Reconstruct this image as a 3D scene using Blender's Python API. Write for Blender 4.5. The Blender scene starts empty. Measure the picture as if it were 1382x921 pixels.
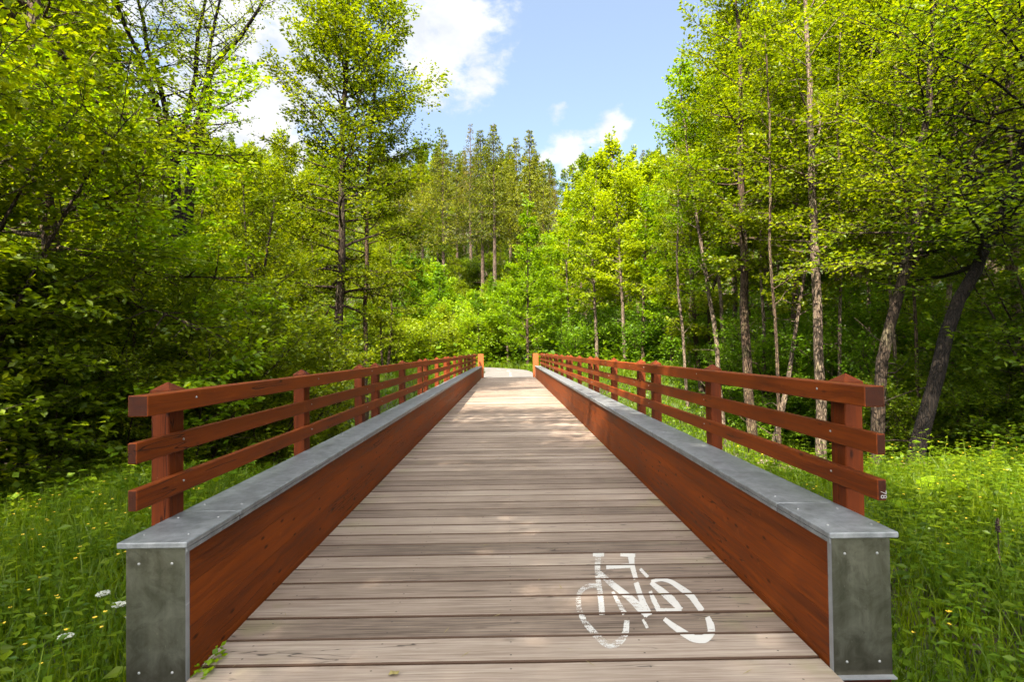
import bpy, math, random
import numpy as np
from mathutils import Vector, Matrix

# ------------------------------------------------------------------ camera, sky, sun, exposure
SC = bpy.context.scene
COL = SC.collection
PI = math.pi
R = math.radians

F_PX, PITCH, YAW, ROLL, CAM_X, CAM_H = 768.0, 0.0171, 0.0069, 0.0123, 0.0048, 1.50
cam_data = bpy.data.cameras.new('camera')
cam_data.sensor_width = 36.0
cam_data.lens = F_PX / 1382.0 * 36.0
cam_data.clip_start = 0.05
cam_data.clip_end = 3000.0
cam = bpy.data.objects.new('camera', cam_data)
COL.objects.link(cam)
_fw = Vector((math.sin(YAW) * math.cos(PITCH), math.cos(YAW) * math.cos(PITCH), math.sin(PITCH)))
_rt = Vector((math.cos(YAW), -math.sin(YAW), 0.0))
_up = _rt.cross(_fw)
_c, _s = math.cos(ROLL), math.sin(ROLL)
_rt2 = _rt * _c - _up * _s
_up2 = _rt * _s + _up * _c
_m = Matrix((_rt2, _up2, -_fw)).transposed().to_4x4()
_m.translation = Vector((CAM_X, 0.0, CAM_H))
cam.matrix_world = _m
SC.camera = cam

SUN_EL = R(47.0)
SUN_AZ = R(203.0)                      # clockwise from +Y: behind the viewer, to the left
SUN_VEC = Vector((math.sin(SUN_AZ) * math.cos(SUN_EL), math.cos(SUN_AZ) * math.cos(SUN_EL), math.sin(SUN_EL)))
SKY_STRENGTH = 0.15
EXPOSURE = 2.3
sun_data = bpy.data.lights.new('sun', 'SUN')
sun_data.energy = 4.2
sun_data.angle = R(0.53)
sun_data.color = (1.0, 0.93, 0.80)
sun = bpy.data.objects.new('sun', sun_data)
COL.objects.link(sun)
sun.rotation_euler = SUN_VEC.to_track_quat('Z', 'Y').to_euler()
sun.location = (-20, -30, 60)

SC.view_settings.view_transform = 'Standard'
SC.view_settings.look = 'None'
SC.view_settings.exposure = EXPOSURE
SC.view_settings.gamma = 1.0
SC.view_settings.use_curve_mapping = False
SC.render.engine = 'CYCLES'
SC.cycles.max_bounces = 6
SC.cycles.diffuse_bounces = 4
SC.cycles.glossy_bounces = 2
SC.cycles.transmission_bounces = 4
SC.cycles.transparent_max_bounces = 4
SC.cycles.caustics_reflective = False
SC.cycles.caustics_refractive = False
SC.cycles.use_adaptive_sampling = True
SC.cycles.adaptive_threshold = 0.02
SC.cycles.use_denoising = True
SC.cycles.sample_clamp_indirect = 6.0


class NT:
    """small helper round a node tree"""
    def __init__(self, tree):
        self.t = tree
        tree.nodes.clear()

    def n(self, kind, ins=None, **props):
        nd = self.t.nodes.new(kind)
        for k, v in props.items():
            setattr(nd, k, v)
        for k, v in (ins or {}).items():
            self.set(nd, k, v)
        return nd

    def set(self, nd, k, v):
        if isinstance(v, bpy.types.NodeSocket):
            self.t.links.new(v, nd.inputs[k])
        elif isinstance(v, bpy.types.Node):
            self.t.links.new(v.outputs[0], nd.inputs[k])
        else:
            if isinstance(v, tuple) and len(v) == 3 and nd.inputs[k].type == 'RGBA':
                v = (*v, 1.0)
            nd.inputs[k].default_value = v

    def math(self, op, a, b=0.0, c=None, clamp=False):
        ins = {0: a, 1: b}
        if c is not None:
            ins[2] = c
        return self.n('ShaderNodeMath', ins, operation=op, use_clamp=clamp).outputs[0]

    def ramp(self, fac, stops, interp='LINEAR'):
        nd = self.n('ShaderNodeValToRGB', {0: fac})
        cr = nd.color_ramp
        cr.interpolation = interp
        while len(cr.elements) < len(stops):
            cr.elements.new(0.5)
        for e, (p, c) in zip(cr.elements, stops):
            e.position = p
            e.color = (*c, 1.0) if len(c) == 3 else c
        return nd.outputs[0]

    def mix(self, fac, a, b, blend='MIX'):
        nd = self.n('ShaderNodeMix', data_type='RGBA', blend_type=blend)
        for key, v in ((0, fac), (6, a), (7, b)):
            self.set(nd, key, v)
        return nd.outputs[2]

    def mapping(self, vec, scale=(1, 1, 1), loc=(0, 0, 0), rot=(0, 0, 0)):
        return self.n('ShaderNodeMapping', {'Vector': vec, 'Scale': scale, 'Location': loc, 'Rotation': rot}).outputs[0]

    def noise(self, vec, scale=5.0, detail=4.0, rough=0.55, dist=0.0):
        return self.n('ShaderNodeTexNoise', {'Vector': vec, 'Scale': scale, 'Detail': detail, 'Roughness': rough, 'Distortion': dist}).outputs[0]

    def smooth(self, v, lo, hi):
        nd = self.n('ShaderNodeMapRange', {'Value': v, 'From Min': lo, 'From Max': hi}, interpolation_type='SMOOTHSTEP')
        return nd.outputs[0]


# ---- sky with real directions: Nishita blue plus cumulus banks, some unseen and added for fill light
world = bpy.data.worlds.new('World')
SC.world = world
world.use_nodes = True
w = NT(world.node_tree)
sky = w.n('ShaderNodeTexSky', sky_type='NISHITA', sun_disc=False, sun_elevation=SUN_EL, sun_rotation=SUN_AZ,
          altitude=300.0, air_density=1.0, dust_density=1.3, ozone_density=1.3)
vec = w.n('ShaderNodeTexCoord').outputs['Generated']


def sky_dir(az, el):
    az, el = R(az), R(el)
    return (math.sin(az) * math.cos(el), math.cos(az) * math.cos(el), math.sin(el))


# azimuth from straight ahead (deg, + is right), elevation, radius (deg), weight
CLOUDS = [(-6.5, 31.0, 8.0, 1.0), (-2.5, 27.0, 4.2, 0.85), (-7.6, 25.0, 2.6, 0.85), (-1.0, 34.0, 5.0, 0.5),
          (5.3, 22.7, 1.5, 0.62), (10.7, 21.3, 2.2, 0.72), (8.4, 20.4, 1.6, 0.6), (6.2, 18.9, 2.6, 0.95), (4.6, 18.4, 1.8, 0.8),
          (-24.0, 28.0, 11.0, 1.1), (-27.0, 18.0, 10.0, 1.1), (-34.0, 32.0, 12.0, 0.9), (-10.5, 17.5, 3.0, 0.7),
          (60.0, 40.0, 25.0, 0.7), (150.0, 45.0, 40.0, 1.1), (-150.0, 60.0, 45.0, 1.1), (-110.0, 35.0, 30.0, 1.0), (180.0, 25.0, 40.0, 1.0)]  # out-of-view banks behind and overhead, added as fill light
mask = None
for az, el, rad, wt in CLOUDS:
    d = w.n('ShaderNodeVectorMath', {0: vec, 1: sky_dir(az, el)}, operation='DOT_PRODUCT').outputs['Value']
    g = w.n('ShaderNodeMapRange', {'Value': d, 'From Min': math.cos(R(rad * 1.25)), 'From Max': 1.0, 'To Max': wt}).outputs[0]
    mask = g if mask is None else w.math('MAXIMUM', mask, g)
sv = w.mapping(vec, (1.0, 1.0, 1.7))
n1 = w.noise(sv, 7.0, 9.0, 0.60, 0.15)
n2 = w.noise(sv, 26.0, 6.0, 0.6, 0.3)
nn = w.math('ADD', w.math('MULTIPLY', n1, 0.75), w.math('MULTIPLY', n2, 0.35))
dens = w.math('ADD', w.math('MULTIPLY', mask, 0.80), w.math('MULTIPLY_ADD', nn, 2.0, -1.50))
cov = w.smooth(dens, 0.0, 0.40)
cshade = w.ramp(w.noise(w.mapping(vec, (1, 1, 1.7), (0.02, 0.0, 0.03)), 11.0, 6.0), [(0.35, (1.20, 1.26, 1.34)), (0.65, (1.62, 1.62, 1.62))])
fill_glow = w.n('ShaderNodeMapRange', {'Value': w.n('ShaderNodeVectorMath', {0: vec, 1: tuple(SUN_VEC)}, operation='DOT_PRODUCT').outputs['Value'], 'From Min': 0.1, 'From Max': 0.9, 'To Min': 1.0, 'To Max': 8.5}, interpolation_type='SMOOTHSTEP').outputs[0]   # added fill: unseen clouds towards the sun boosted to light the scene
cshade = w.n('ShaderNodeVectorMath', {0: cshade, 3: fill_glow}, operation='SCALE').outputs[0]
bluer = w.mix(1.0, w.mix(0.45, sky.outputs[0], (1.75, 1.85, 1.75)), (0.49, 0.52, 0.56), 'MULTIPLY')
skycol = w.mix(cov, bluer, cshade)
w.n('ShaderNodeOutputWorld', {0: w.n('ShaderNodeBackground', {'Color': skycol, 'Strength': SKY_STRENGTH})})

# ------------------------------------------------------------------ helpers


def finish_mesh(name, verts, faces_flat, face_sizes, mats, mat_idx=None, smooth=False):
    me = bpy.data.meshes.new(name)
    verts = np.asarray(verts, dtype=np.float32).reshape(-1, 3)
    loops = np.asarray(faces_flat, dtype=np.int32)
    sizes = np.asarray(face_sizes, dtype=np.int32)
    me.vertices.add(len(verts))
    me.vertices.foreach_set('co', verts.ravel())
    me.loops.add(len(loops))
    me.loops.foreach_set('vertex_index', loops)
    me.polygons.add(len(sizes))
    starts = np.zeros(len(sizes), dtype=np.int32)
    starts[1:] = np.cumsum(sizes)[:-1]
    me.polygons.foreach_set('loop_start', starts)
    for m in (mats if isinstance(mats, (list, tuple)) else [mats]):
        me.materials.append(m)
    if mat_idx is not None:
        me.polygons.foreach_set('material_index', np.asarray(mat_idx, dtype=np.int32))
    me.polygons.foreach_set('use_smooth', np.full(len(sizes), smooth))
    me.update(calc_edges=True)
    me.validate()
    return me


class MB:
    """collects polygons for ONE mesh"""
    def __init__(self):
        self.v, self.f, self.s, self.m, self.nv = [], [], [], [], 0

    def add(self, verts, faces, mi=0):
        verts = np.asarray(verts, float).reshape(-1, 3)
        self.v.append(verts)
        for f in faces:
            self.f.extend([i + self.nv for i in f])
            self.s.append(len(f))
            self.m.append(mi)
        self.nv += len(verts)

    def box(self, x0, x1, y0, y1, z0, z1, mi=0, bev=0.0, mat=None):
        """box with chamfered edges (bev) and an optional transform"""
        if bev <= 0:
            v = [(x, y, z) for x in (x0, x1) for y in (y0, y1) for z in (z0, z1)]
            f = [(0, 1, 3, 2), (4, 6, 7, 5), (0, 4, 5, 1), (2, 3, 7, 6), (0, 2, 6, 4), (1, 5, 7, 3)]
        else:
            c = np.array([(x0 + x1) / 2, (y0 + y1) / 2, (z0 + z1) / 2])
            h = np.array([(x1 - x0) / 2, (y1 - y0) / 2, (z1 - z0) / 2])
            b = min(bev, h.min() * 0.9)
            v, idx = [], {}
            for sx in (-1, 1):
                for sy in (-1, 1):
                    for sz in (-1, 1):
                        s = np.array([sx, sy, sz])
                        for ax in range(3):
                            p = h - b
                            p = p.copy()
                            p[ax] = h[ax]
                            idx[(sx, sy, sz, ax)] = len(v)
                            v.append(tuple(c + s * p))
            f = []
            for ax in range(3):
                a1, a2 = (ax + 1) % 3, (ax + 2) % 3
                for sg in (-1, 1):
                    q = []
                    for (p, r) in ((-1, -1), (1, -1), (1, 1), (-1, 1)):
                        s = [0, 0, 0]
                        s[ax], s[a1], s[a2] = sg, p, r
                        q.append(idx[(*s, ax)])
                    f.append(tuple(q if sg > 0 else q[::-1]))
                for p in (-1, 1):          # chamfers along the a2 edge direction between faces ax and a1
                    for r in (-1, 1):
                        q = []
                        for t, k in ((-1, ax), (1, ax), (1, a1), (-1, a1)):
                            s = [0, 0, 0]
                            s[ax], s[a1], s[a2] = p, r, t
                            q.append(idx[(*s, k)])
                        f.append(tuple(q if p * r < 0 else q[::-1]))
            for sx in (-1, 1):
                for sy in (-1, 1):
                    for sz in (-1, 1):
                        q = [idx[(sx, sy, sz, k)] for k in range(3)]
                        f.append(tuple(q if sx * sy * sz > 0 else q[::-1]))
        v = np.array(v, float)
        if mat is not None:
            v = np.array([mat @ Vector(p) for p in v])
        self.add(v, f, mi)

    def tube(self, pts, rad, sides=6, mi=0, cap=True, wob=0.0, rng=None):
        pts = np.asarray(pts, float)
        rad = np.asarray(rad, float)
        n = len(pts)
        t = np.gradient(pts, axis=0)
        t /= np.linalg.norm(t, axis=1)[:, None] + 1e-9
        ref = np.array([1.0, 0, 0]) if abs(t[0][0]) < 0.8 else np.array([0, 1.0, 0])
        u = np.cross(t, ref)
        u /= np.linalg.norm(u, axis=1)[:, None] + 1e-9
        vv = np.cross(t, u)
        ang = np.arange(sides) * 2 * PI / sides
        rr = rad[:, None] * np.ones((n, sides))
        if wob and rng is not None:
            rr = rr * (1 + wob * rng.normal(0, 1, (n, sides)))
        ring = pts[:, None, :] + rr[..., None] * (np.cos(ang)[None, :, None] * u[:, None, :] + np.sin(ang)[None, :, None] * vv[:, None, :])
        i = np.arange(n - 1)[:, None] * sides
        j = np.arange(sides)[None, :]
        k = (j + 1) % sides
        q = np.stack([i + j, i + k, i + sides + k, i + sides + j], -1).reshape(-1, 4) + self.nv
        self.v.append(ring.reshape(-1, 3))
        self.f.extend(q.ravel().tolist())
        self.s.extend([4] * len(q))
        self.m.extend([mi] * len(q))
        if cap:
            self.f.extend([self.nv + (n - 1) * sides + x for x in range(sides)])
            self.s.append(sides)
            self.m.append(mi)
        self.nv += n * sides

    def mesh(self, name, mats, smooth=False):
        return finish_mesh(name, np.vstack(self.v), self.f, self.s, mats, self.m, smooth)

    def build(self, name, mats, parent=None, smooth=False):
        return link(name, self.mesh(name, mats, smooth), parent)


def link(name, data, parent=None):
    o = bpy.data.objects.new(name, data)
    COL.objects.link(o)
    if parent is not None:
        o.parent = parent
    return o


def tag(o, label=None, cat=None, group=None, kind=None):
    for k, v in (('label', label), ('category', cat), ('group', group), ('kind', kind)):
        if v:
            o[k] = v
    return o


def thing(name, label, cat, loc=(0, 0, 0), rotz=0.0, group=None, scale=1.0):
    o = link(name, None)
    o.location = loc
    o.rotation_euler = (0, 0, rotz)
    o.scale = (scale, scale, scale)
    return tag(o, label, cat, group)


def leaf_mesh(name, mat, C, A, Nn, L, ratio=0.55, fold=0.0):
    """one quad per leaf: base, side, tip, side"""
    C, A, Nn, L = (np.asarray(q, float) for q in (C, A, Nn, L))
    A = A / (np.linalg.norm(A, axis=1)[:, None] + 1e-9)
    B = np.cross(Nn, A)
    B /= np.linalg.norm(B, axis=1)[:, None] + 1e-9
    N2 = np.cross(A, B)
    l = L[:, None]
    base = C
    tip = C + A * l - N2 * l * fold
    s1 = C + A * l * 0.5 + B * l * ratio * 0.5 + N2 * l * fold * 0.6
    s2 = C + A * l * 0.5 - B * l * ratio * 0.5 + N2 * l * fold * 0.6
    n = len(C)
    V = np.stack([base, s1, tip, s2], 1).reshape(-1, 3)
    return finish_mesh(name, V, np.arange(4 * n), np.full(n, 4), mat)


# ------------------------------------------------------------------ materials
def new_mat(name):
    m = bpy.data.materials.new(name)
    m.use_nodes = True
    return m, NT(m.node_tree)


def out(t, sh):
    t.n('ShaderNodeOutputMaterial', {0: sh})


def leaf_mat(name, dark, mid, light, trans=0.46, tcol=1.6, rough=0.45, spec=0.014, clump=0.9):
    m, t = new_mat(name)
    geo = t.n('ShaderNodeNewGeometry')
    oi = t.n('ShaderNodeObjectInfo')
    pos = t.n('ShaderNodeTexCoord').outputs['Object']
    cl = t.noise(pos, clump, 3.0)
    f = t.math('ADD', t.math('MULTIPLY', geo.outputs['Random Per Island'], 0.55), t.math('MULTIPLY', cl, 0.9))
    f = t.math('ADD', f, t.math('MULTIPLY', t.math('SUBTRACT', oi.outputs['Random'], 0.5), 0.30))
    col = t.ramp(t.math('SUBTRACT', f, 0.22, clamp=True), [(0.12, dark), (0.5, mid), (0.9, light)])
    dif = t.n('ShaderNodeBsdfDiffuse', {'Color': col})
    tc = t.mix(1.0, col, (1.15 * tcol, 1.10 * tcol, 0.3 * tcol), 'MULTIPLY')
    tr = t.n('ShaderNodeBsdfTranslucent', {'Color': tc})
    gl = t.n('ShaderNodeBsdfGlossy', {'Color': (1, 1, 1), 'Roughness': rough})
    a = t.n('ShaderNodeMixShader', {0: trans, 1: dif.outputs[0], 2: tr.outputs[0]})
    b = t.n('ShaderNodeMixShader', {0: spec, 1: a.outputs[0], 2: gl.outputs[0]})
    out(t, b)
    return m


def bark_mat(name, dark, light, lichen=None, scale=16.0, stretch=0.22):
    m, t = new_mat(name)
    pos = t.n('ShaderNodeTexCoord').outputs['Object']
    p = t.mapping(pos, (1, 1, stretch))
    a = t.noise(p, scale, 9.0, 0.72, 0.8)
    vo = t.n('ShaderNodeTexVoronoi', {'Vector': t.n('ShaderNodeVectorMath', {0: p, 1: t.n('ShaderNodeVectorMath', {0: t.n('ShaderNodeTexNoise', {'Vector': p, 'Scale': 9.0}).outputs['Color'], 3: 0.10}, operation='SCALE').outputs[0]}, operation='ADD').outputs[0], 'Scale': 22.0}, feature='DISTANCE_TO_EDGE')
    fis = t.smooth(vo.outputs['Distance'], 0.0, 0.20)
    b = t.noise(pos, 2.3, 6.0, 0.65)
    f = t.math('ADD', t.math('MULTIPLY', a, 0.7), t.math('MULTIPLY', b, 0.4))
    col = t.ramp(f, [(0.42, dark), (0.68, light)])
    if lichen:
        col = t.mix(t.math('MULTIPLY', t.smooth(t.math('ADD', b, t.math('MULTIPLY', a, 0.3)), 0.66, 0.78), 0.8), col, lichen)
    col = t.mix(t.math('SUBTRACT', 0.75, t.math('MULTIPLY', fis, 0.75)), col, tuple(v * 0.35 for v in dark))
    hgt = t.math('ADD', t.math('MULTIPLY', a, 0.6), t.math('MULTIPLY', fis, 0.5))
    bp = t.n('ShaderNodeBump', {'Height': hgt, 'Strength': 0.9, 'Distance': 0.04})
    bs = t.n('ShaderNodeBsdfPrincipled', {'Base Color': col, 'Roughness': 0.92, 'Specular IOR Level': 0.2, 'Normal': bp})
    out(t, bs)
    return m


M = {}
M['leaf_alder'] = leaf_mat('alder_leaf', (0.057, 0.090, 0.0014), (0.122, 0.166, 0.0022), (0.240, 0.267, 0.0037))
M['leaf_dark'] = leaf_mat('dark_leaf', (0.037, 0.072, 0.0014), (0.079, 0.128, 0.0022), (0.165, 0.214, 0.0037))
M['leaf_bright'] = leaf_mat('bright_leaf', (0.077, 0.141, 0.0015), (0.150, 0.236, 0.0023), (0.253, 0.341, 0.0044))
M['leaf_fresh'] = leaf_mat('fresh_leaf', (0.054, 0.118, 0.0030), (0.100, 0.185, 0.0050), (0.160, 0.255, 0.0090))
M['leaf_yellow'] = leaf_mat('yellow_green_leaf', (0.093, 0.137, 0.0015), (0.181, 0.236, 0.0023), (0.303, 0.351, 0.0044))
M['needle'] = leaf_mat('spruce_needle', (0.028, 0.044, 0.002), (0.092, 0.108, 0.004), (0.225, 0.225, 0.008), trans=0.35, spec=0.01, clump=0.7)
M['needle_dark'] = leaf_mat('dark_spruce_needle', (0.056, 0.055, 0.0026), (0.112, 0.097, 0.0038), (0.182, 0.138, 0.0058), trans=0.3, spec=0.02, clump=0.5)
M['grass'] = leaf_mat('grass_blade', (0.041, 0.081, 0.0012), (0.076, 0.125, 0.0017), (0.140, 0.187, 0.0029), trans=0.4, spec=0.014, clump=1.2)
M['weed'] = leaf_mat('weed_leaf', (0.035, 0.077, 0.0014), (0.073, 0.127, 0.0020), (0.135, 0.193, 0.0034), trans=0.4, spec=0.014, clump=1.5)
M['bark_dark'] = bark_mat('dark_bark', (0.022, 0.015, 0.010), (0.085, 0.056, 0.036), (0.11, 0.09, 0.05))
M['bark_black'] = bark_mat('black_bark', (0.005, 0.0035, 0.0025), (0.024, 0.016, 0.010))  # deep shade of the leaning trunk put into the colour; willow uses it too
M['bark_brown'] = bark_mat('brown_bark', (0.035, 0.021, 0.013), (0.140, 0.090, 0.055), (0.15, 0.12, 0.06))
M['bark_pale'] = bark_mat('pale_bark', (0.085, 0.057, 0.038), (0.290, 0.210, 0.145), (0.21, 0.17, 0.10))
M['bark_spruce'] = bark_mat('spruce_bark', (0.060, 0.040, 0.027), (0.190, 0.130, 0.090))


def plain_mat(name, col, rough=0.6, metal=0.0):
    m, t = new_mat(name)
    pos = t.n('ShaderNodeTexCoord').outputs['Object']
    n = t.noise(pos, 14.0, 5.0)
    c = t.mix(t.math('MULTIPLY', n, 0.5), col, tuple(v * 0.6 for v in col))
    out(t, t.n('ShaderNodeBsdfPrincipled', {'Base Color': c, 'Roughness': rough, 'Metallic': metal}))
    return m


def red_wood(name, axis, dark, light, knots=0.0):
    """red-brown stained softwood, grain along an axis; weathered, scuffed, with knots and drying checks"""
    m, t = new_mat(name)
    tc = t.n('ShaderNodeTexCoord').outputs['Object']
    geo = t.n('ShaderNodeNewGeometry')
    oi = t.n('ShaderNodeObjectInfo').outputs['Random']
    isl = geo.outputs['Random Per Island']
    sh = t.math('ADD', t.math('MULTIPLY', oi, 23.0), t.math('MULTIPLY', isl, 9.0))
    pos = t.n('ShaderNodeVectorMath', {0: tc, 1: t.n('ShaderNodeCombineXYZ', {0: sh, 1: sh, 2: sh}).outputs[0]}, operation='ADD').outputs[0]

    def along(s, l):
        v = [s, s, s]
        v[axis] = l
        return t.mapping(pos, tuple(v))
    warp = t.noise(along(6.0, 1.1), 1.0, 2.0)
    wv = t.n('ShaderNodeVectorMath', {0: along(34.0, 0.9), 1: t.n('ShaderNodeCombineXYZ', {0: t.math('MULTIPLY', warp, 4.0), 1: t.math('MULTIPLY', warp, 4.0) if axis != 1 else 0.0, 2: t.math('MULTIPLY', warp, 4.0) if axis != 2 else 0.0}).outputs[0]}, operation='ADD').outputs[0]
    g = t.noise(wv, 1.0, 6.0, 0.6, 0.2)
    fine = t.noise(along(150.0, 3.0), 1.0, 3.0)
    big = t.noise(along(2.6, 1.0), 1.0, 6.0, 0.62)
    f = t.math('ADD', t.math('MULTIPLY', g, 0.58), t.math('MULTIPLY', big, 0.42))
    f = t.math('ADD', f, t.math('MULTIPLY', fine, 0.16))
    f = t.math('ADD', f, t.math('MULTIPLY', t.math('SUBTRACT', t.math('FRACT', sh), 0.5), 0.10))
    mid = tuple((p_ + q_) / 2 for p_, q_ in zip(dark, light))
    col = t.ramp(f, [(0.40, dark), (0.58, mid), (0.76, light)])
    vo = t.n('ShaderNodeTexVoronoi', {'Vector': along(13.0, 5.0), 'Scale': 1.0, 'Randomness': 1.0}, feature='F1')
    pick = t.n('ShaderNodeSeparateColor', {0: vo.outputs['Color']}).outputs[0]
    kd = t.math('ADD', vo.outputs['Distance'], t.math('MULTIPLY', t.math('SUBTRACT', fine, 0.5), 0.12))
    kn = t.math('MULTIPLY', t.math('SUBTRACT', 1.0, t.smooth(kd, 0.05, 0.19)), t.smooth(pick, 0.60 - knots, 0.66 - knots))
    col = t.mix(t.math('MULTIPLY', kn, 0.8), col, tuple(v * 0.22 for v in dark))
    # drying checks: thin dark lines along the grain
    ck = t.math('ABSOLUTE', t.math('SUBTRACT', t.noise(along(15.0, 0.7), 1.0, 2.0, 0.5, 0.3), 0.5))
    gate = t.smooth(t.noise(along(3.0, 0.8), 1.0, 2.0), 0.56, 0.62)
    chk = t.math('MULTIPLY', t.math('SUBTRACT', 1.0, t.smooth(ck, 0.003, 0.012)), gate)
    col = t.mix(t.math('MULTIPLY', chk, 0.8), col, tuple(v * 0.15 for v in dark))
    # rubbed, bleached patches and small nicks
    scuff = t.smooth(t.noise(pos, 4.5, 9.0, 0.75), 0.60, 0.74)
    col = t.mix(t.math('MULTIPLY', scuff, 0.38), col, (light[0] * 1.6, light[1] * 2.1, light[2] * 5.0))
    nick = t.smooth(t.noise(along(60.0, 22.0), 1.0, 3.0, 0.7), 0.70, 0.75)
    col = t.mix(t.math('MULTIPLY', nick, 0.45), col, (0.26, 0.13, 0.06))
    if axis == 1:                                      # end grain soaks up the stain and stays dark
        na = t.math('ABSOLUTE', t.n('ShaderNodeSeparateXYZ', {0: geo.outputs['Normal']}).outputs[1])
        col = t.mix(t.math('MULTIPLY', t.smooth(na, 0.8, 0.95), 0.78), col, (0.010, 0.0035, 0.002))
    h = t.math('SUBTRACT', t.math('ADD', g, t.math('MULTIPLY', fine, 0.4)), t.math('MULTIPLY', chk, 1.2))
    bp = t.n('ShaderNodeBump', {'Height': h, 'Strength': 0.55, 'Distance': 0.004})
    rg = t.n('ShaderNodeMapRange', {'Value': f, 'From Min': 0.3, 'From Max': 0.8, 'To Min': 0.48, 'To Max': 0.75}).outputs[0]
    out(t, t.n('ShaderNodeBsdfPrincipled', {'Base Color': col, 'Roughness': rg, 'Specular IOR Level': 0.18, 'Normal': bp}))
    return m


M['rail_wood'] = red_wood('red_stained_rail', 1, (0.085, 0.0150, 0.0012), (0.235, 0.0440, 0.0030))
M['wall_wood'] = red_wood('red_stained_boarding', 1, (0.066, 0.0122, 0.0008), (0.215, 0.0420, 0.0024), knots=0.30)
M['post_wood'] = red_wood('red_stained_post', 2, (0.058, 0.0092, 0.0008), (0.150, 0.0260, 0.0018))
M['end_post_wood'] = red_wood('orange_stained_post', 2, (0.22, 0.055, 0.012), (0.32, 0.085, 0.02))  # sun on the far end posts put into the wood colour


def metal_mat(name, lo, hi, metal, rough, streak=1.0, dirt=None):
    m, t = new_mat(name)
    pos = t.n('ShaderNodeTexCoord').outputs['Object']
    a = t.noise(pos, 9.0, 8.0, 0.68, 0.6)
    b = t.noise(t.mapping(pos, (22, 22, 2.0 * streak)), 1.0, 5.0)
    col = t.ramp(t.math('ADD', t.math('MULTIPLY', a, 0.7), t.math('MULTIPLY', b, 0.3)), [(0.36, lo), (0.64, hi)])
    scr = t.smooth(t.noise(t.mapping(pos, (90.0, 3.0, 40.0), (0, 0, 0), (0.0, 0.0, 0.35)), 1.0, 3.0), 0.68, 0.74)
    col = t.mix(t.math('MULTIPLY', scr, 0.25), col, tuple(min(1.0, v * 1.9) for v in hi))
    patch = t.smooth(t.noise(pos, 3.2, 6.0, 0.7, 0.8), 0.55, 0.62)
    col = t.mix(t.math('MULTIPLY', patch, 0.35), col, tuple(v * 0.6 for v in lo))
    spots = t.smooth(t.noise(pos, 38.0, 4.0, 0.6), 0.64, 0.74)
    col = t.mix(t.math('MULTIPLY', spots, 0.35), col, tuple(v * 0.35 for v in lo))
    if dirt is not None:
        z = t.n('ShaderNodeSeparateXYZ', {0: pos}).outputs[2]
        dm = t.math('MULTIPLY', t.smooth(t.math('ADD', z, t.math('MULTIPLY', a, 0.25)), 0.30, 0.06), 0.7)
        col = t.mix(dm, col, dirt)
    bp = t.n('ShaderNodeBump', {'Height': a, 'Strength': 0.12, 'Distance': 0.01})
    rg = t.n('ShaderNodeMapRange', {'Value': a, 'To Min': rough - 0.12, 'To Max': rough + 0.15}).outputs[0]
    out(t, t.n('ShaderNodeBsdfPrincipled', {'Base Color': col, 'Roughness': rg, 'Metallic': metal, 'Normal': bp}))
    return m


M['zinc_cap'] = metal_mat('weathered_zinc', (0.120, 0.123, 0.124), (0.270, 0.273, 0.272), 0.35, 0.46)
M['zinc_plate'] = metal_mat('galvanised_plate', (0.088, 0.084, 0.060), (0.185, 0.175, 0.135), 0.8, 0.36, dirt=(0.07, 0.06, 0.04))
M['zinc_edge'] = metal_mat('bright_zinc_fold', (0.22, 0.22, 0.22), (0.32, 0.32, 0.32), 0.4, 0.5)
M['bolt'] = plain_mat('zinc_bolt', (0.36, 0.35, 0.33), 0.45, 0.6)
M['joint'] = plain_mat('dark_gap', (0.02, 0.018, 0.016), 0.9)
M['concrete'] = plain_mat('concrete', (0.34, 0.33, 0.30), 0.9)
M['steel'] = plain_mat('girder_steel', (0.10, 0.10, 0.10), 0.5, 0.7)


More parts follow.
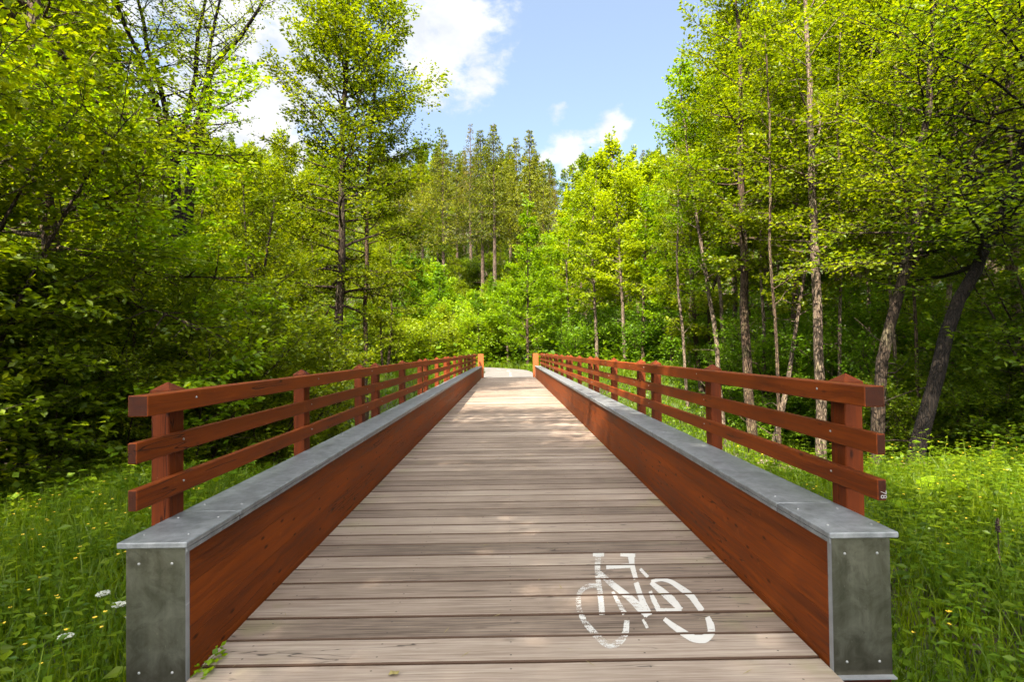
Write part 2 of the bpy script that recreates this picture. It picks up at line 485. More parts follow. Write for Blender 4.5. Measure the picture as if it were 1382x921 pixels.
def deck_mat():
    m, t = new_mat('weathered_deck_plank')
    pos = t.n('ShaderNodeTexCoord').outputs['Object']
    rnd = t.n('ShaderNodeNewGeometry').outputs['Random Per Island']
    off = t.n('ShaderNodeCombineXYZ', {0: t.math('MULTIPLY', rnd, 37.0), 1: 0.0, 2: t.math('MULTIPLY', rnd, 11.0)})
    p = t.n('ShaderNodeVectorMath', {0: pos, 1: off.outputs[0]}, operation='ADD').outputs[0]
    g = t.noise(t.mapping(p, (1.6, 60.0, 8.0)), 1.0, 8.0, 0.62, 0.3)
    g2 = t.noise(t.mapping(p, (6.0, 170.0, 8.0)), 1.0, 4.0, 0.5)
    big = t.noise(pos, 0.75, 5.0, 0.6)
    f = t.math('ADD', t.math('MULTIPLY', g, 0.5), t.math('MULTIPLY', g2, 0.22))
    f = t.math('ADD', f, t.math('MULTIPLY', big, 0.30))
    f = t.math('ADD', f, t.math('MULTIPLY', t.math('SUBTRACT', rnd, 0.5), 0.17))
    col = t.ramp(f, [(0.36, (0.072, 0.048, 0.033)), (0.52, (0.210, 0.152, 0.112)), (0.72, (0.35, 0.280, 0.218))])
    # drying cracks and dark knots
    cr = t.math('ABSOLUTE', t.math('SUBTRACT', t.noise(t.mapping(p, (1.1, 9.0, 1.0)), 1.0, 3.0, 0.5, 0.4), 0.5))
    gate = t.smooth(t.noise(t.mapping(p, (1.4, 4.0, 1.0), (5, 3, 1)), 1.0, 2.0), 0.55, 0.63)
    crk = t.math('MULTIPLY', t.math('SUBTRACT', 1.0, t.smooth(cr, 0.002, 0.009)), gate)
    col = t.mix(t.math('MULTIPLY', crk, 0.85), col, (0.03, 0.02, 0.015))
    vo = t.n('ShaderNodeTexVoronoi', {'Vector': t.mapping(p, (2.2, 7.0, 1.0)), 'Scale': 1.0}, feature='F1')
    pk = t.n('ShaderNodeSeparateColor', {0: vo.outputs['Color']}).outputs[1]
    kn = t.math('MULTIPLY', t.math('SUBTRACT', 1.0, t.smooth(vo.outputs['Distance'], 0.05, 0.13)), t.smooth(pk, 0.62, 0.7))
    col = t.mix(t.math('MULTIPLY', kn, 0.6), col, (0.07, 0.045, 0.032))
    # a little algae near the beams
    ax = t.math('ABSOLUTE', t.n('ShaderNodeSeparateXYZ', {0: pos}).outputs[0])
    al = t.math('MULTIPLY', t.smooth(ax, 0.95, 1.5), t.smooth(t.noise(pos, 2.3, 4.0), 0.5, 0.68))
    col = t.mix(t.math('MULTIPLY', al, 0.35), col, (0.20, 0.19, 0.07))
    sp = t.smooth(t.noise(pos, 70.0, 2.0), 0.72, 0.78)
    col = t.mix(t.math('MULTIPLY', sp, 0.4), col, (0.42, 0.38, 0.32))
    sx = t.n('ShaderNodeSeparateXYZ', {0: pos})
    nails = None
    for lx in (-1.32, -0.66, 0.0, 0.66, 1.32):
        for fy in (0.055, 0.178):
            dx = t.math('SUBTRACT', sx.outputs[0], lx)
            dy = t.math('SUBTRACT', t.math('FLOORED_MODULO', t.math('SUBTRACT', sx.outputs[1], 2.775), 0.242), fy)
            q = t.math('LESS_THAN', t.math('SQRT', t.math('ADD', t.math('MULTIPLY', dx, dx), t.math('MULTIPLY', dy, dy))), 0.0055)
            nails = q if nails is None else t.math('MAXIMUM', nails, q)
    col = t.mix(t.math('MULTIPLY', nails, 0.75), col, (0.035, 0.026, 0.020))       # countersunk screws
    ny_ = t.math('ABSOLUTE', t.n('ShaderNodeSeparateXYZ', {0: t.n('ShaderNodeNewGeometry').outputs['Normal']}).outputs[1])
    col = t.mix(t.smooth(ny_, 0.25, 0.6), col, (0.050, 0.024, 0.011))       # plank edges coloured darker brown
    h = t.math('SUBTRACT', g, t.math('MULTIPLY', crk, 0.8))
    bp = t.n('ShaderNodeBump', {'Height': h, 'Strength': 0.35, 'Distance': 0.004})
    out(t, t.n('ShaderNodeBsdfPrincipled', {'Base Color': col, 'Roughness': 0.72, 'Specular IOR Level': 0.3, 'Normal': bp}))
    return m


M['deck'] = deck_mat()
M['deck_side'] = plain_mat('plank_edge', (0.10, 0.055, 0.03), 0.9)
M['paint'] = plain_mat('white_marking_paint', (0.52, 0.48, 0.43), 0.75)
M['faded_paint'] = plain_mat('faded_stencil_paint', (0.30, 0.27, 0.25), 0.8)


def asphalt_mat():
    m, t = new_mat('asphalt')
    pos = t.n('ShaderNodeTexCoord').outputs['Object']
    a = t.noise(pos, 90.0, 3.0)
    b = t.noise(pos, 0.8, 5.0)
    col = t.ramp(t.math('ADD', t.math('MULTIPLY', a, 0.5), t.math('MULTIPLY', b, 0.5)), [(0.35, (0.095, 0.082, 0.072)), (0.65, (0.155, 0.135, 0.118))])
    bp = t.n('ShaderNodeBump', {'Height': a, 'Strength': 0.3, 'Distance': 0.01})
    out(t, t.n('ShaderNodeBsdfPrincipled', {'Base Color': col, 'Roughness': 0.85, 'Normal': bp}))
    return m


def soil_mat():
    m, t = new_mat('forest_floor')
    pos = t.n('ShaderNodeTexCoord').outputs['Object']
    a = t.noise(pos, 0.55, 6.0, 0.6)
    b = t.noise(pos, 9.0, 6.0, 0.65)
    green = t.ramp(b, [(0.35, (0.020, 0.040, 0.005)), (0.65, (0.060, 0.090, 0.010))])
    brown = t.ramp(b, [(0.35, (0.022, 0.015, 0.008)), (0.65, (0.065, 0.044, 0.024))])
    col = t.mix(t.smooth(a, 0.42, 0.54), green, brown)
    bp = t.n('ShaderNodeBump', {'Height': b, 'Strength': 0.8, 'Distance': 0.08})
    out(t, t.n('ShaderNodeBsdfPrincipled', {'Base Color': col, 'Roughness': 0.95, 'Normal': bp}))
    return m


def water_mat():
    m, t = new_mat('stream_water')
    pos = t.n('ShaderNodeTexCoord').outputs['Object']
    bp = t.n('ShaderNodeBump', {'Height': t.noise(pos, 2.5, 4.0), 'Strength': 0.25, 'Distance': 0.05})
    out(t, t.n('ShaderNodeBsdfPrincipled', {'Base Color': (0.035, 0.036, 0.022), 'Roughness': 0.06, 'Normal': bp}))
    return m


M['asphalt'] = asphalt_mat()
M['soil'] = soil_mat()
M['water'] = water_mat()
M['stone'] = plain_mat('pale_stone', (0.20, 0.14, 0.10), 0.9)
M['flower_yellow'] = plain_mat('yellow_petal', (0.78, 0.50, 0.02), 0.6)
M['flower_white'] = plain_mat('white_petal', (0.50, 0.50, 0.40), 0.7)
M['dry_leaf'] = plain_mat('dry_leaf', (0.22, 0.17, 0.05), 0.8)

# ------------------------------------------------------------------ terrain
_VY = np.array([-260, 7.6, 8.6, 11.0, 12.2, 15.6, 17.0, 30.0, 34.0, 57.0, 70.0, 100.0, 160.0, 260.0, 700.0])
_VZ = np.array([-0.2, -0.34, -0.6, -2.0, -2.5, -2.5, -2.05, -0.30, -0.08, -0.05, 2.4, 16.5, 40.0, 62.0, 66.0])
PATH_R, PATH_Y = 22.0, 40.0


def path_dist(x, y):
    """distance from the axis of the cycle path (off the bridge)"""
    x, y = np.asarray(x, float), np.asarray(y, float)
    straight = np.abs(x)
    arc = np.abs(np.hypot(x + PATH_R, y - PATH_Y) - PATH_R)
    d = np.where(y < PATH_Y, straight, np.where(x < 2.5, arc, 99.0))
    return np.where((y > 2.45) & (y < 31.6), 99.0, d)


def terrain(x, y):
    x, y = np.asarray(x, float), np.asarray(y, float)
    ye = np.where(np.abs(y) < 45, y - 0.10 * np.clip(x, -12, 12) + 0.5 * np.sin(x * 0.31), y)
    z = np.interp(ye, _VY, _VZ)
    ax = np.abs(x)
    z = z + 0.10 * np.clip(ax - 14, 0, 60) + 0.25 * np.clip(ax - 74, 0, 120)
    z = z + 0.10 * np.sin(x * 0.9 + 1.3) * np.sin(y * 0.8) + 0.05 * np.sin(x * 2.3 + y * 1.7)
    k = np.clip((path_dist(x, y) - 1.75) / 0.9, 0, 1)
    k = k * k * (3 - 2 * k)
    return -0.06 * (1 - k) + z * k


def tz(x, y):
    return float(terrain(x, y))


def ground_point(px, d):
    """the spot on the ground d metres down the valley that the photo shows in column px"""
    x = (px - 685.5) / 768.0 * d
    return x, d, tz(x, d)


gx = np.unique(np.concatenate([np.linspace(-400, -60, 18), np.linspace(-60, -16, 23), np.linspace(-16, 16, 129), np.linspace(16, 60, 23), np.linspace(60, 400, 18)]))
gy = np.unique(np.concatenate([np.linspace(-300, -10, 12), np.linspace(-10, 50, 241), np.linspace(50, 160, 56), np.linspace(160, 700, 19), [2.44, 2.46, 31.59, 31.61]]))
GX, GY = np.meshgrid(gx, gy)
GZ = terrain(GX, GY)
nx, ny = len(gx), len(gy)
ii = (np.arange(ny - 1)[:, None] * nx + np.arange(nx - 1)[None, :]).ravel()
tag(link('ground', finish_mesh('ground', np.stack([GX, GY, GZ], -1), np.stack([ii, ii + 1, ii + nx + 1, ii + nx], 1).ravel(), np.full(len(ii), 4), M['soil'], smooth=True)), kind='structure')
mb = MB()
mb.add([(-90, 8, -2.22), (90, 8, -2.22), (90, 20, -2.22), (-90, 20, -2.22)], [(0, 1, 2, 3)])
tag(mb.build('stream_water', M['water']), kind='structure')


def strip(axis, half):
    """ribbon of quads along a polyline"""
    a = np.asarray(axis, float)
    t = np.gradient(a, axis=0)
    t /= np.linalg.norm(t, axis=1)[:, None]
    n = np.stack([t[:, 1], -t[:, 0]], 1)
    return a - n * half, a + n * half


def sheet(name, axis, half, z, m, parent=None):
    l, r = strip(axis, half)
    k = MB()
    for i in range(len(l) - 1):
        k.add([(*l[i], z), (*r[i], z), (*r[i + 1], z), (*l[i + 1], z)], [(0, 1, 2, 3)])
    return k.build(name, m, parent)


ang = np.linspace(0, R(88), 60)
arc = np.stack([-PATH_R + PATH_R * np.cos(ang), PATH_Y + PATH_R * np.sin(ang)], 1)
far_axis = np.vstack([[(0, 31.92), (0, 34), (0, 36), (0, 38)], arc])
o = tag(sheet('cycle_path', far_axis, 1.62, -0.012, M['asphalt']), kind='structure')
for k in range(5):
    s0 = 33.6 + k * 4.0
    seg = []
    for s in np.linspace(s0, s0 + 1.5, 6):
        if s < PATH_Y:
            seg.append((0.12, s))
        else:
            a = (s - PATH_Y) / PATH_R
            seg.append((-PATH_R + (PATH_R + 0.12) * math.cos(a), PATH_Y + (PATH_R + 0.12) * math.sin(a)))
    sheet('centre_dash', seg, 0.06, -0.007, M['paint'], o)
tag(sheet('approach_path', [(0, -60), (0, 2.38)], 1.62, -0.012, M['asphalt']), kind='structure')

# ------------------------------------------------------------------ the footbridge
Y0, Y1, HALF = 2.657, 31.90, 1.50
bridge = thing('footbridge', 'long timber footbridge with red-brown rails and grey plank deck over the wooded stream', 'footbridge', (0, 0, 0))
rng = np.random.default_rng(3)

k = MB()
y = 2.775 - 0.242 * 2
while y < Y1 + 0.01:
    w_ = 0.242
    y1 = min(y + w_ - 0.0135 + rng.normal(0, 0.0012), Y1 + 0.02)
    tilt = rng.normal(0, 0.0011)
    dz = rng.normal(0, 0.0010)
    rot = Matrix.Rotation(rng.normal(0, 0.0007), 4, 'Z')
    mt = Matrix.Translation((0, (y + y1) / 2, dz)) @ rot @ Matrix.Rotation(tilt, 4, 'X')
    hw = (y1 - y) / 2
    k.box(-HALF + 0.004, HALF - 0.004, -hw, hw, -0.055, 0.0, 0, 0.006, mt)
    y += w_
deck = k.build('deck', M['deck'], bridge)

BIKE = [[(0.624,4.185),(0.612,4.113),(0.6,4.043),(0.588,3.975),(0.578,3.909),(0.57,3.848),(0.563,3.791),(0.557,3.737),(0.552,3.681),(0.545,3.622),(0.539,3.563),(0.533,3.505),(0.527,3.449),(0.52,3.393),(0.514,3.337),(0.507,3.283),(0.501,3.231),(0.533,3.235),(0.54,3.288),(0.547,3.342),(0.554,3.399),(0.561,3.456),(0.567,3.514),(0.573,3.572),(0.578,3.631),(0.584,3.689),(0.591,3.744),(0.599,3.798),(0.606,3.852),(0.615,3.908),(0.626,3.969),(0.638,4.034),(0.651,4.103),(0.665,4.175)],
[(0.599,4.138),(0.619,4.137),(0.639,4.136),(0.659,4.136),(0.679,4.135),(0.691,4.211),(0.671,4.212),(0.651,4.212),(0.631,4.213),(0.611,4.214)],
[(0.797,4.133),(0.823,4.127),(0.848,4.121),(0.873,4.115),(0.899,4.109),(0.917,4.183),(0.89,4.187),(0.864,4.19),(0.837,4.193),(0.811,4.197)],
[(0.852,4.136),(0.845,4.09),(0.839,4.045),(0.832,3.998),(0.826,3.946),(0.819,3.888),(0.813,3.828),(0.807,3.769),(0.802,3.712),(0.833,3.73),(0.84,3.788),(0.848,3.848),(0.855,3.907),(0.863,3.962),(0.872,4.01),(0.882,4.054),(0.892,4.099),(0.902,4.146)],
[(0.655,3.896),(0.703,3.902),(0.751,3.908),(0.799,3.914),(0.848,3.92),(0.864,3.999),(0.814,3.994),(0.765,3.989),(0.716,3.984),(0.668,3.98)],
[(0.874,3.878),(0.878,3.841),(0.883,3.805),(0.887,3.769),(0.891,3.734),(0.915,3.769),(0.91,3.803),(0.906,3.839),(0.901,3.875),(0.896,3.912)],
[(0.579,3.829),(0.594,3.767),(0.608,3.707),(0.622,3.65),(0.636,3.595),(0.652,3.547),(0.668,3.503),(0.683,3.461),(0.695,3.421),(0.705,3.381),(0.712,3.34),(0.719,3.301),(0.726,3.266),(0.735,3.242),(0.743,3.224),(0.751,3.207),(0.758,3.191),(0.792,3.244),(0.787,3.266),(0.783,3.287),(0.779,3.309),(0.774,3.336),(0.766,3.367),(0.758,3.406),(0.748,3.447),(0.736,3.49),(0.722,3.533),(0.706,3.576),(0.69,3.62),(0.674,3.666),(0.657,3.715),(0.641,3.769),(0.625,3.825),(0.608,3.883)],
[(0.789,3.657),(0.783,3.599),(0.778,3.542),(0.773,3.486),(0.768,3.429),(0.762,3.369),(0.756,3.309),(0.75,3.25),(0.745,3.194),(0.799,3.231),(0.801,3.285),(0.802,3.341),(0.803,3.398),(0.805,3.454),(0.809,3.51),(0.814,3.565),(0.819,3.621),(0.824,3.68)],
[(0.622,3.528),(0.623,3.489),(0.623,3.452),(0.624,3.415),(0.625,3.377),(0.626,3.339),(0.628,3.3),(0.629,3.262),(0.631,3.225),(0.661,3.254),(0.658,3.29),(0.656,3.327),(0.653,3.365),(0.651,3.402),(0.648,3.438),(0.646,3.474),(0.644,3.51),(0.641,3.547)],
[(0.562,3.66),(0.543,3.661),(0.524,3.663),(0.504,3.663),(0.483,3.656),(0.464,3.636),(0.448,3.611),(0.433,3.585),(0.419,3.551),(0.408,3.514),(0.4,3.476),(0.392,3.437),(0.387,3.397),(0.384,3.356),(0.383,3.317),(0.382,3.28),(0.383,3.244),(0.385,3.211),(0.388,3.181),(0.391,3.151),(0.396,3.12),(0.403,3.087),(0.412,3.054),(0.421,3.021),(0.429,2.991),(0.438,2.963),(0.448,2.938),(0.457,2.913),(0.467,2.892),(0.479,2.88),(0.49,2.873),(0.503,2.87),(0.517,2.872),(0.533,2.881),(0.548,2.894),(0.562,2.908),(0.576,2.926),(0.589,2.948),(0.6,2.971),(0.611,2.995),(0.622,3.024),(0.631,3.056),(0.639,3.09),(0.647,3.124),(0.655,3.157),(0.629,3.163),(0.619,3.13),(0.61,3.097),(0.602,3.067),(0.594,3.043),(0.586,3.024),(0.577,3.006),(0.567,2.989),(0.559,2.975),(0.549,2.961),(0.538,2.947),(0.528,2.934),(0.52,2.927),(0.515,2.928),(0.508,2.932),(0.501,2.937),(0.495,2.947),(0.487,2.962),(0.478,2.985),(0.469,3.01),(0.46,3.036),(0.451,3.065),(0.442,3.095),(0.433,3.126),(0.426,3.155),(0.421,3.182),(0.418,3.208),(0.415,3.236),(0.413,3.264),(0.413,3.296),(0.414,3.331),(0.415,3.366),(0.418,3.398),(0.422,3.429),(0.428,3.461),(0.435,3.493),(0.442,3.518),(0.451,3.538),(0.461,3.557),(0.473,3.574),(0.484,3.586),(0.498,3.593),(0.515,3.597),(0.534,3.6),(0.554,3.602)],
[(0.904,3.657),(0.922,3.665),(0.94,3.673),(0.957,3.68),(0.972,3.683),(0.985,3.677),(0.998,3.667),(1.009,3.655),(1.019,3.639),(1.026,3.616),(1.033,3.588),(1.04,3.559),(1.046,3.531),(1.053,3.506),(1.06,3.483),(1.066,3.46),(1.07,3.43),(1.072,3.39),(1.072,3.341),(1.072,3.29),(1.072,3.241),(1.111,3.279),(1.113,3.331),(1.114,3.384),(1.116,3.438),(1.115,3.487),(1.11,3.524),(1.103,3.551),(1.095,3.576),(1.088,3.6),(1.079,3.625),(1.07,3.651),(1.06,3.677),(1.048,3.7),(1.034,3.715),(1.019,3.725),(1.003,3.732),(0.986,3.734),(0.967,3.731),(0.949,3.723),(0.93,3.714),(0.912,3.705)],
[(1.079,3.177),(1.074,3.152),(1.069,3.127),(1.063,3.104),(1.058,3.084),(1.053,3.065),(1.048,3.047),(1.043,3.032),(1.039,3.025),(1.033,3.018),(1.023,3.008),(1.013,2.999),(1.006,2.995),(0.997,2.991),(0.984,2.99),(0.971,2.99),(0.96,2.993),(0.951,3.002),(0.943,3.016),(0.935,3.032),(0.927,3.048),(0.918,3.065),(0.91,3.082),(0.901,3.1),(0.893,3.118),(0.885,3.135),(0.878,3.154),(0.871,3.173),(0.863,3.192),(0.839,3.156),(0.844,3.133),(0.849,3.111),(0.854,3.089),(0.86,3.067),(0.867,3.046),(0.874,3.026),(0.881,3.006),(0.888,2.987),(0.896,2.97),(0.904,2.952),(0.913,2.935),(0.925,2.921),(0.939,2.912),(0.955,2.907),(0.971,2.905),(0.99,2.909),(1.012,2.925),(1.03,2.945),(1.047,2.966),(1.065,2.994),(1.08,3.025),(1.089,3.053),(1.096,3.077),(1.103,3.103),(1.106,3.129),(1.108,3.153),(1.11,3.176),(1.112,3.199)],
[(0.887,3.643),(0.893,3.606),(0.899,3.571),(0.905,3.536),(0.91,3.502),(0.917,3.471),(0.923,3.439),(0.929,3.409),(0.934,3.378),(0.94,3.349),(0.946,3.318),(0.952,3.287),(0.957,3.256),(0.993,3.298),(0.991,3.334),(0.99,3.372),(0.988,3.41),(0.986,3.449),(0.979,3.482),(0.972,3.513),(0.964,3.544),(0.956,3.575),(0.946,3.604),(0.935,3.631),(0.925,3.66),(0.914,3.688)],
[(0.985,3.295),(0.952,3.297),(0.919,3.299),(0.886,3.301),(0.853,3.303),(0.841,3.26),(0.874,3.257),(0.906,3.254),(0.938,3.251),(0.97,3.248)],
[(0.865,3.285),(0.866,3.317),(0.868,3.35),(0.869,3.383),(0.871,3.416),(0.871,3.447),(0.872,3.479),(0.873,3.511),(0.874,3.544),(0.851,3.526),(0.848,3.491),(0.844,3.457),(0.84,3.423),(0.837,3.389),(0.836,3.356),(0.835,3.323),(0.834,3.29),(0.833,3.259)],
[(0.724,3.164),(0.725,3.139),(0.725,3.114),(0.725,3.089),(0.726,3.065),(0.743,3.08),(0.742,3.104),(0.741,3.128),(0.74,3.152),(0.738,3.177)]]


def inside(poly, X, Y):
    r = np.zeros(X.shape, bool)
    n = len(poly)
    for i in range(n):
        x0, y0 = poly[i]
        x1, y1 = poly[(i + 1) % n]
        if y0 == y1:
            continue
        c = (y0 > Y) != (y1 > Y)
        r ^= c & (X < (x1 - x0) * (Y - y0) / (y1 - y0) + x0)
    return r


cell = 0.0035
bx, by = np.meshgrid(np.arange(0.35, 1.15, cell), np.arange(2.84, 4.25, cell))
hit = np.zeros(bx.shape, bool)
for poly in BIKE:
    hit |= inside(poly, bx + cell / 2, by + cell / 2)
gapd = (by + cell / 2 - 2.775) % 0.242                       # paint only lies on the boards, not in the gaps
hit &= (gapd > 0.004) & (gapd < 0.221)


def smooth_noise(shape, sy, sx, rg):
    g = rg.normal(0, 1, (int(shape[0] / sy) + 3, int(shape[1] / sx) + 3))
    yy, xx = np.arange(shape[0]) / sy, np.arange(shape[1]) / sx
    y0, x0 = yy.astype(int), xx.astype(int)
    fy, fx = (yy - y0)[:, None], (xx - x0)[None, :]
    return (g[y0][:, x0] * (1 - fy) + g[y0 + 1][:, x0] * fy) * (1 - fx) + (g[y0][:, x0 + 1] * (1 - fy) + g[y0 + 1][:, x0 + 1] * fy) * fx


wear = smooth_noise(bx.shape, 1.6, 9, rng) * 0.55 + smooth_noise(bx.shape, 18, 26, rng) * 0.5 + rng.normal(0, 0.35, bx.shape)
lim = 0.42 + 1.0 * np.clip((bx - 0.55) / 0.4, -0.55, 1)       # the far wheel side is worn more
hit &= wear < lim
cx_, cy_ = bx[hit], by[hit]
n_ = len(cx_)
z_ = np.full(n_, 0.0026)
V = np.stack([np.stack([cx_, cy_, z_], 1), np.stack([cx_ + cell, cy_, z_], 1), np.stack([cx_ + cell, cy_ + cell, z_], 1), np.stack([cx_, cy_ + cell, z_], 1)], 1).reshape(-1, 3)
mk = link('bicycle_marking', finish_mesh('bicycle_marking', V, np.arange(4 * n_), np.full(n_, 4), M['paint']), bridge)
tag(mk, 'worn white painted bicycle symbol on the planks')


def bolt(mb_, x, y_, z, axis, mi):
    """domed screw head"""
    r0 = 0.0065
    a = np.arange(8) * PI / 4
    rows = []
    for rr, h in ((r0, 0.0), (r0 * 0.9, 0.003), (r0 * 0.45, 0.005)):
        p = np.zeros((8, 3))
        i, j, q = {'x': (1, 2, 0), 'y': (0, 2, 1), 'z': (0, 1, 2)}[axis[-1]]
        p[:, i], p[:, j], p[:, q] = rr * np.cos(a), rr * np.sin(a), h * (-1 if axis[0] == '-' else 1)
        rows.append(p + np.array([x, y_, z]))
    f = [tuple([r * 8 + i, r * 8 + (i + 1) % 8, (r + 1) * 8 + (i + 1) % 8, (r + 1) * 8 + i]) for r in range(2) for i in range(8)] + [tuple(range(16, 24))]
    mb_.add(np.vstack(rows), f, mi)


SEG, PITCH_P, OVER = 4.82, 2.0, 0.40
RAILS = [('top', 1.700, 1.795, 1.210, 1.310), ('mid', 1.752, 1.795, 0.983, 1.083), ('low', 1.752, 1.795, 0.763, 0.863)]
cap_cuts = [Y0 - 0.028, 3.15] + list(np.arange(5.87, 31.0, 2.70)) + [Y1 + 0.02]
posts_y = [2.70 + s * SEG + OVER + j * PITCH_P for s in range(6) for j in range(3)]

for sd in (-1, 1):
    def bx_(mb_, xa, xb, ya, yb, za, zb, mi=0, bev=0.0):
        mb_.box(min(sd * xa, sd * xb), max(sd * xa, sd * xb), ya, yb, za, zb, mi, bev)

    # solid timber side beam, boards glued one above the other, with its zinc caps and end plates
    k = MB()
    zb = [-0.42, -0.20, 0.03, 0.225, 0.42, 0.607]
    for za, zc in zip(zb[:-1], zb[1:]):
        bx_(k, 1.503, 1.768, Y0 + 0.004, Y1 - 0.004, za + 0.0004, zc - 0.0004, 0, 0.0012)
    beam = k.build('side_beam', M['wall_wood'], bridge)
    for i, (ya, yb) in enumerate(zip(cap_cuts[:-1], cap_cuts[1:])):
        k = MB()
        bx_(k, 1.478, 1.800, ya + 0.003, yb - 0.003, 0.612, 0.639, 0, 0.004)
        bx_(k, 1.4785, 1.4825, ya + 0.006, yb - 0.006, 0.592, 0.6115, 0)
        for by_ in ([ya + 0.12, yb - 0.12] if yb - ya < 1 else [ya + 0.14, (ya + yb) / 2, yb - 0.14]):
            for bx0 in (1.535, 1.745):
                bolt(k, sd * bx0, by_, 0.6392, '+z', 1)
        k.build('metal_cap', [M['zinc_cap'], M['bolt']], beam)
    for ya, yb, fy in ((Y0, Y0 + 0.0035, -1), (Y1 - 0.0035, Y1, 1)):
        k = MB()
        bx_(k, 1.5005, 1.7715, ya, yb, -0.030, 0.6115, 0)
        ret = (yb, yb + 0.030) if fy < 0 else (ya - 0.030, ya)
        bx_(k, 1.4985, 1.5025, ret[0] + 0.0003, ret[1], -0.028, 0.610, 2)
        bx_(k, 1.7690, 1.7725, ret[0] + 0.0003, ret[1], -0.028, 0.610, 2)
        yf = (ya - 0.028, ya - 0.0003) if fy < 0 else (yb + 0.0003, yb + 0.045)
        bx_(k, 1.497, 1.775, yf[0], yf[1], -0.034, -0.026, 2)
        for px_ in (1.560, 1.712):
            for pz in (0.035, 0.535):
                bolt(k, sd * px_, ya if fy < 0 else yb, pz, '-y' if fy < 0 else '+y', 1)
        k.build('end_plate', [M['zinc_plate'], M['bolt'], M['zinc_edge']], beam)

    # railing: posts outside the beam, three rails on their inner faces
    railing = link('railing', None, bridge)
    k = MB()
    hx, hy = 0.0475, 0.070
    k.box(-hx, hx, -hy, hy, -0.38, 1.300, 0, 0.005)
    o1, o2 = hx + 0.004, hy + 0.004
    k.add([(-o1, -o2, 1.3005), (o1, -o2, 1.3005), (o1, o2, 1.3005), (-o1, o2, 1.3005), (-o1, -o2, 1.315), (o1, -o2, 1.315), (o1, o2, 1.315), (-o1, o2, 1.315), (0, 0, 1.358)],
          [(3, 2, 1, 0), (0, 1, 5, 4), (1, 2, 6, 5), (2, 3, 7, 6), (3, 0, 4, 7), (4, 5, 8), (5, 6, 8), (6, 7, 8), (7, 4, 8)])
    post_me = k.mesh('post', M['post_wood'])
    for py in posts_y:
        p = link('post', post_me, railing)
        p.location = (sd * 1.8455, py, rng.normal(0, 0.002))
        p.rotation_euler = (rng.normal(0, 0.003), rng.normal(0, 0.003), rng.normal(0, 0.01))
    for nm, xa, xb, za, zc in RAILS:
        k = MB()
        k.box(min(sd * xa, sd * xb), max(sd * xa, sd * xb), 0.002, SEG - 0.002, za, zc, 0, 0.004)
        for j in range(3):
            bolt(k, sd * xa, OVER + j * PITCH_P + (0.02 if nm == 'top' else -0.01), (za + zc) / 2 + 0.01, '-x' if sd > 0 else '+x', 1)
        rail_me = k.mesh('rail', [M['rail_wood'], M['bolt']])
        for s in range(6):
            r_ = link('rail', rail_me, railing)
            r_.location = (rng.normal(0, 0.0006), 2.70 + s * SEG, rng.normal(0, 0.001))
    k = MB()
    bx_(k, 1.385, 1.700, Y1 + 0.055, Y1 + 0.20, -0.30, 1.335, 0, 0.008)
    k.build('end_post', M['end_post_wood'], railing)
    if sd > 0:
        cu = bpy.data.curves.new('stencilled_number', 'FONT')
        cu.body = '78'
        cu.size = 0.040
        cu.extrude = 0.0004
        cu.align_x, cu.align_y = 'CENTER', 'CENTER'
        tmp = bpy.data.objects.new('stencilled_number', cu)
        me = bpy.data.meshes.new_from_object(tmp)
        bpy.data.objects.remove(tmp)
        me.materials.clear()
        me.materials.append(M['faded_paint'])
        tx = link('stencilled_number', me, railing)
        tx.location = (1.776, 2.6995, 0.795)
        tx.rotation_euler = (R(90), R(90), 0)

k = MB()
for gx_ in (-1.0, 0.0, 1.0):
    k.box(gx_ - 0.09, gx_ + 0.09, Y0 + 0.3, Y1 - 0.3, -0.42, -0.060, 0)
k.build('girder', M['steel'], bridge)
for ya in (Y0 + 0.02, Y1 - 0.75):
    k = MB()
    k.box(-1.9, 1.9, ya, ya + 0.73, -1.6, -0.43, 0, 0.02)
    k.build('abutment', M['concrete'], bridge)

# ------------------------------------------------------------------ tree building
UP = np.array([0.0, 0.0, 1.0])


def unit(v):
    return v / (np.linalg.norm(v) + 1e-9)


def at_frac(pts, s):
    """points at fractions s of a polyline, with tangents"""
    seg = np.linalg.norm(np.diff(pts, axis=0), axis=1)
    cum = np.concatenate([[0], np.cumsum(seg)])
    L = np.clip(np.asarray(s), 0, 1) * cum[-1]
    i = np.clip(np.searchsorted(cum, L, side='right') - 1, 0, len(seg) - 1)
    f = ((L - cum[i]) / (seg[i] + 1e-9))[..., None]
    d = pts[i + 1] - pts[i]
    return pts[i] + d * f, d / (np.linalg.norm(d, axis=-1, keepdims=True) + 1e-9)


def smooth_path(pts, n=14):
    """a polyline resampled along a Catmull-Rom curve"""
    p = np.asarray(pts, float)
    p = np.vstack([2 * p[0] - p[1], p, 2 * p[-1] - p[-2]])
    res = []
    segs = len(p) - 3
    for u in np.linspace(0, segs, n):
        i = min(int(u), segs - 1)
        t = u - i
        a, b, c, d = p[i], p[i + 1], p[i + 2], p[i + 3]
        res.append(0.5 * (2 * b + (c - a) * t + (2 * a - 5 * b + 4 * c - d) * t * t + (3 * b - a - 3 * c + d) * t ** 3))
    return np.array(res)


def grow(start, d, length, n, rg, wander=0.10, lift=0.0):
    p = [np.array(start, float)]
    d = unit(np.array(d, float))
    for _ in range(n):
        d = unit(d + rg.normal(0, wander, 3) + UP * lift)
        p.append(p[-1] + d * length / n)
    return np.array(p)


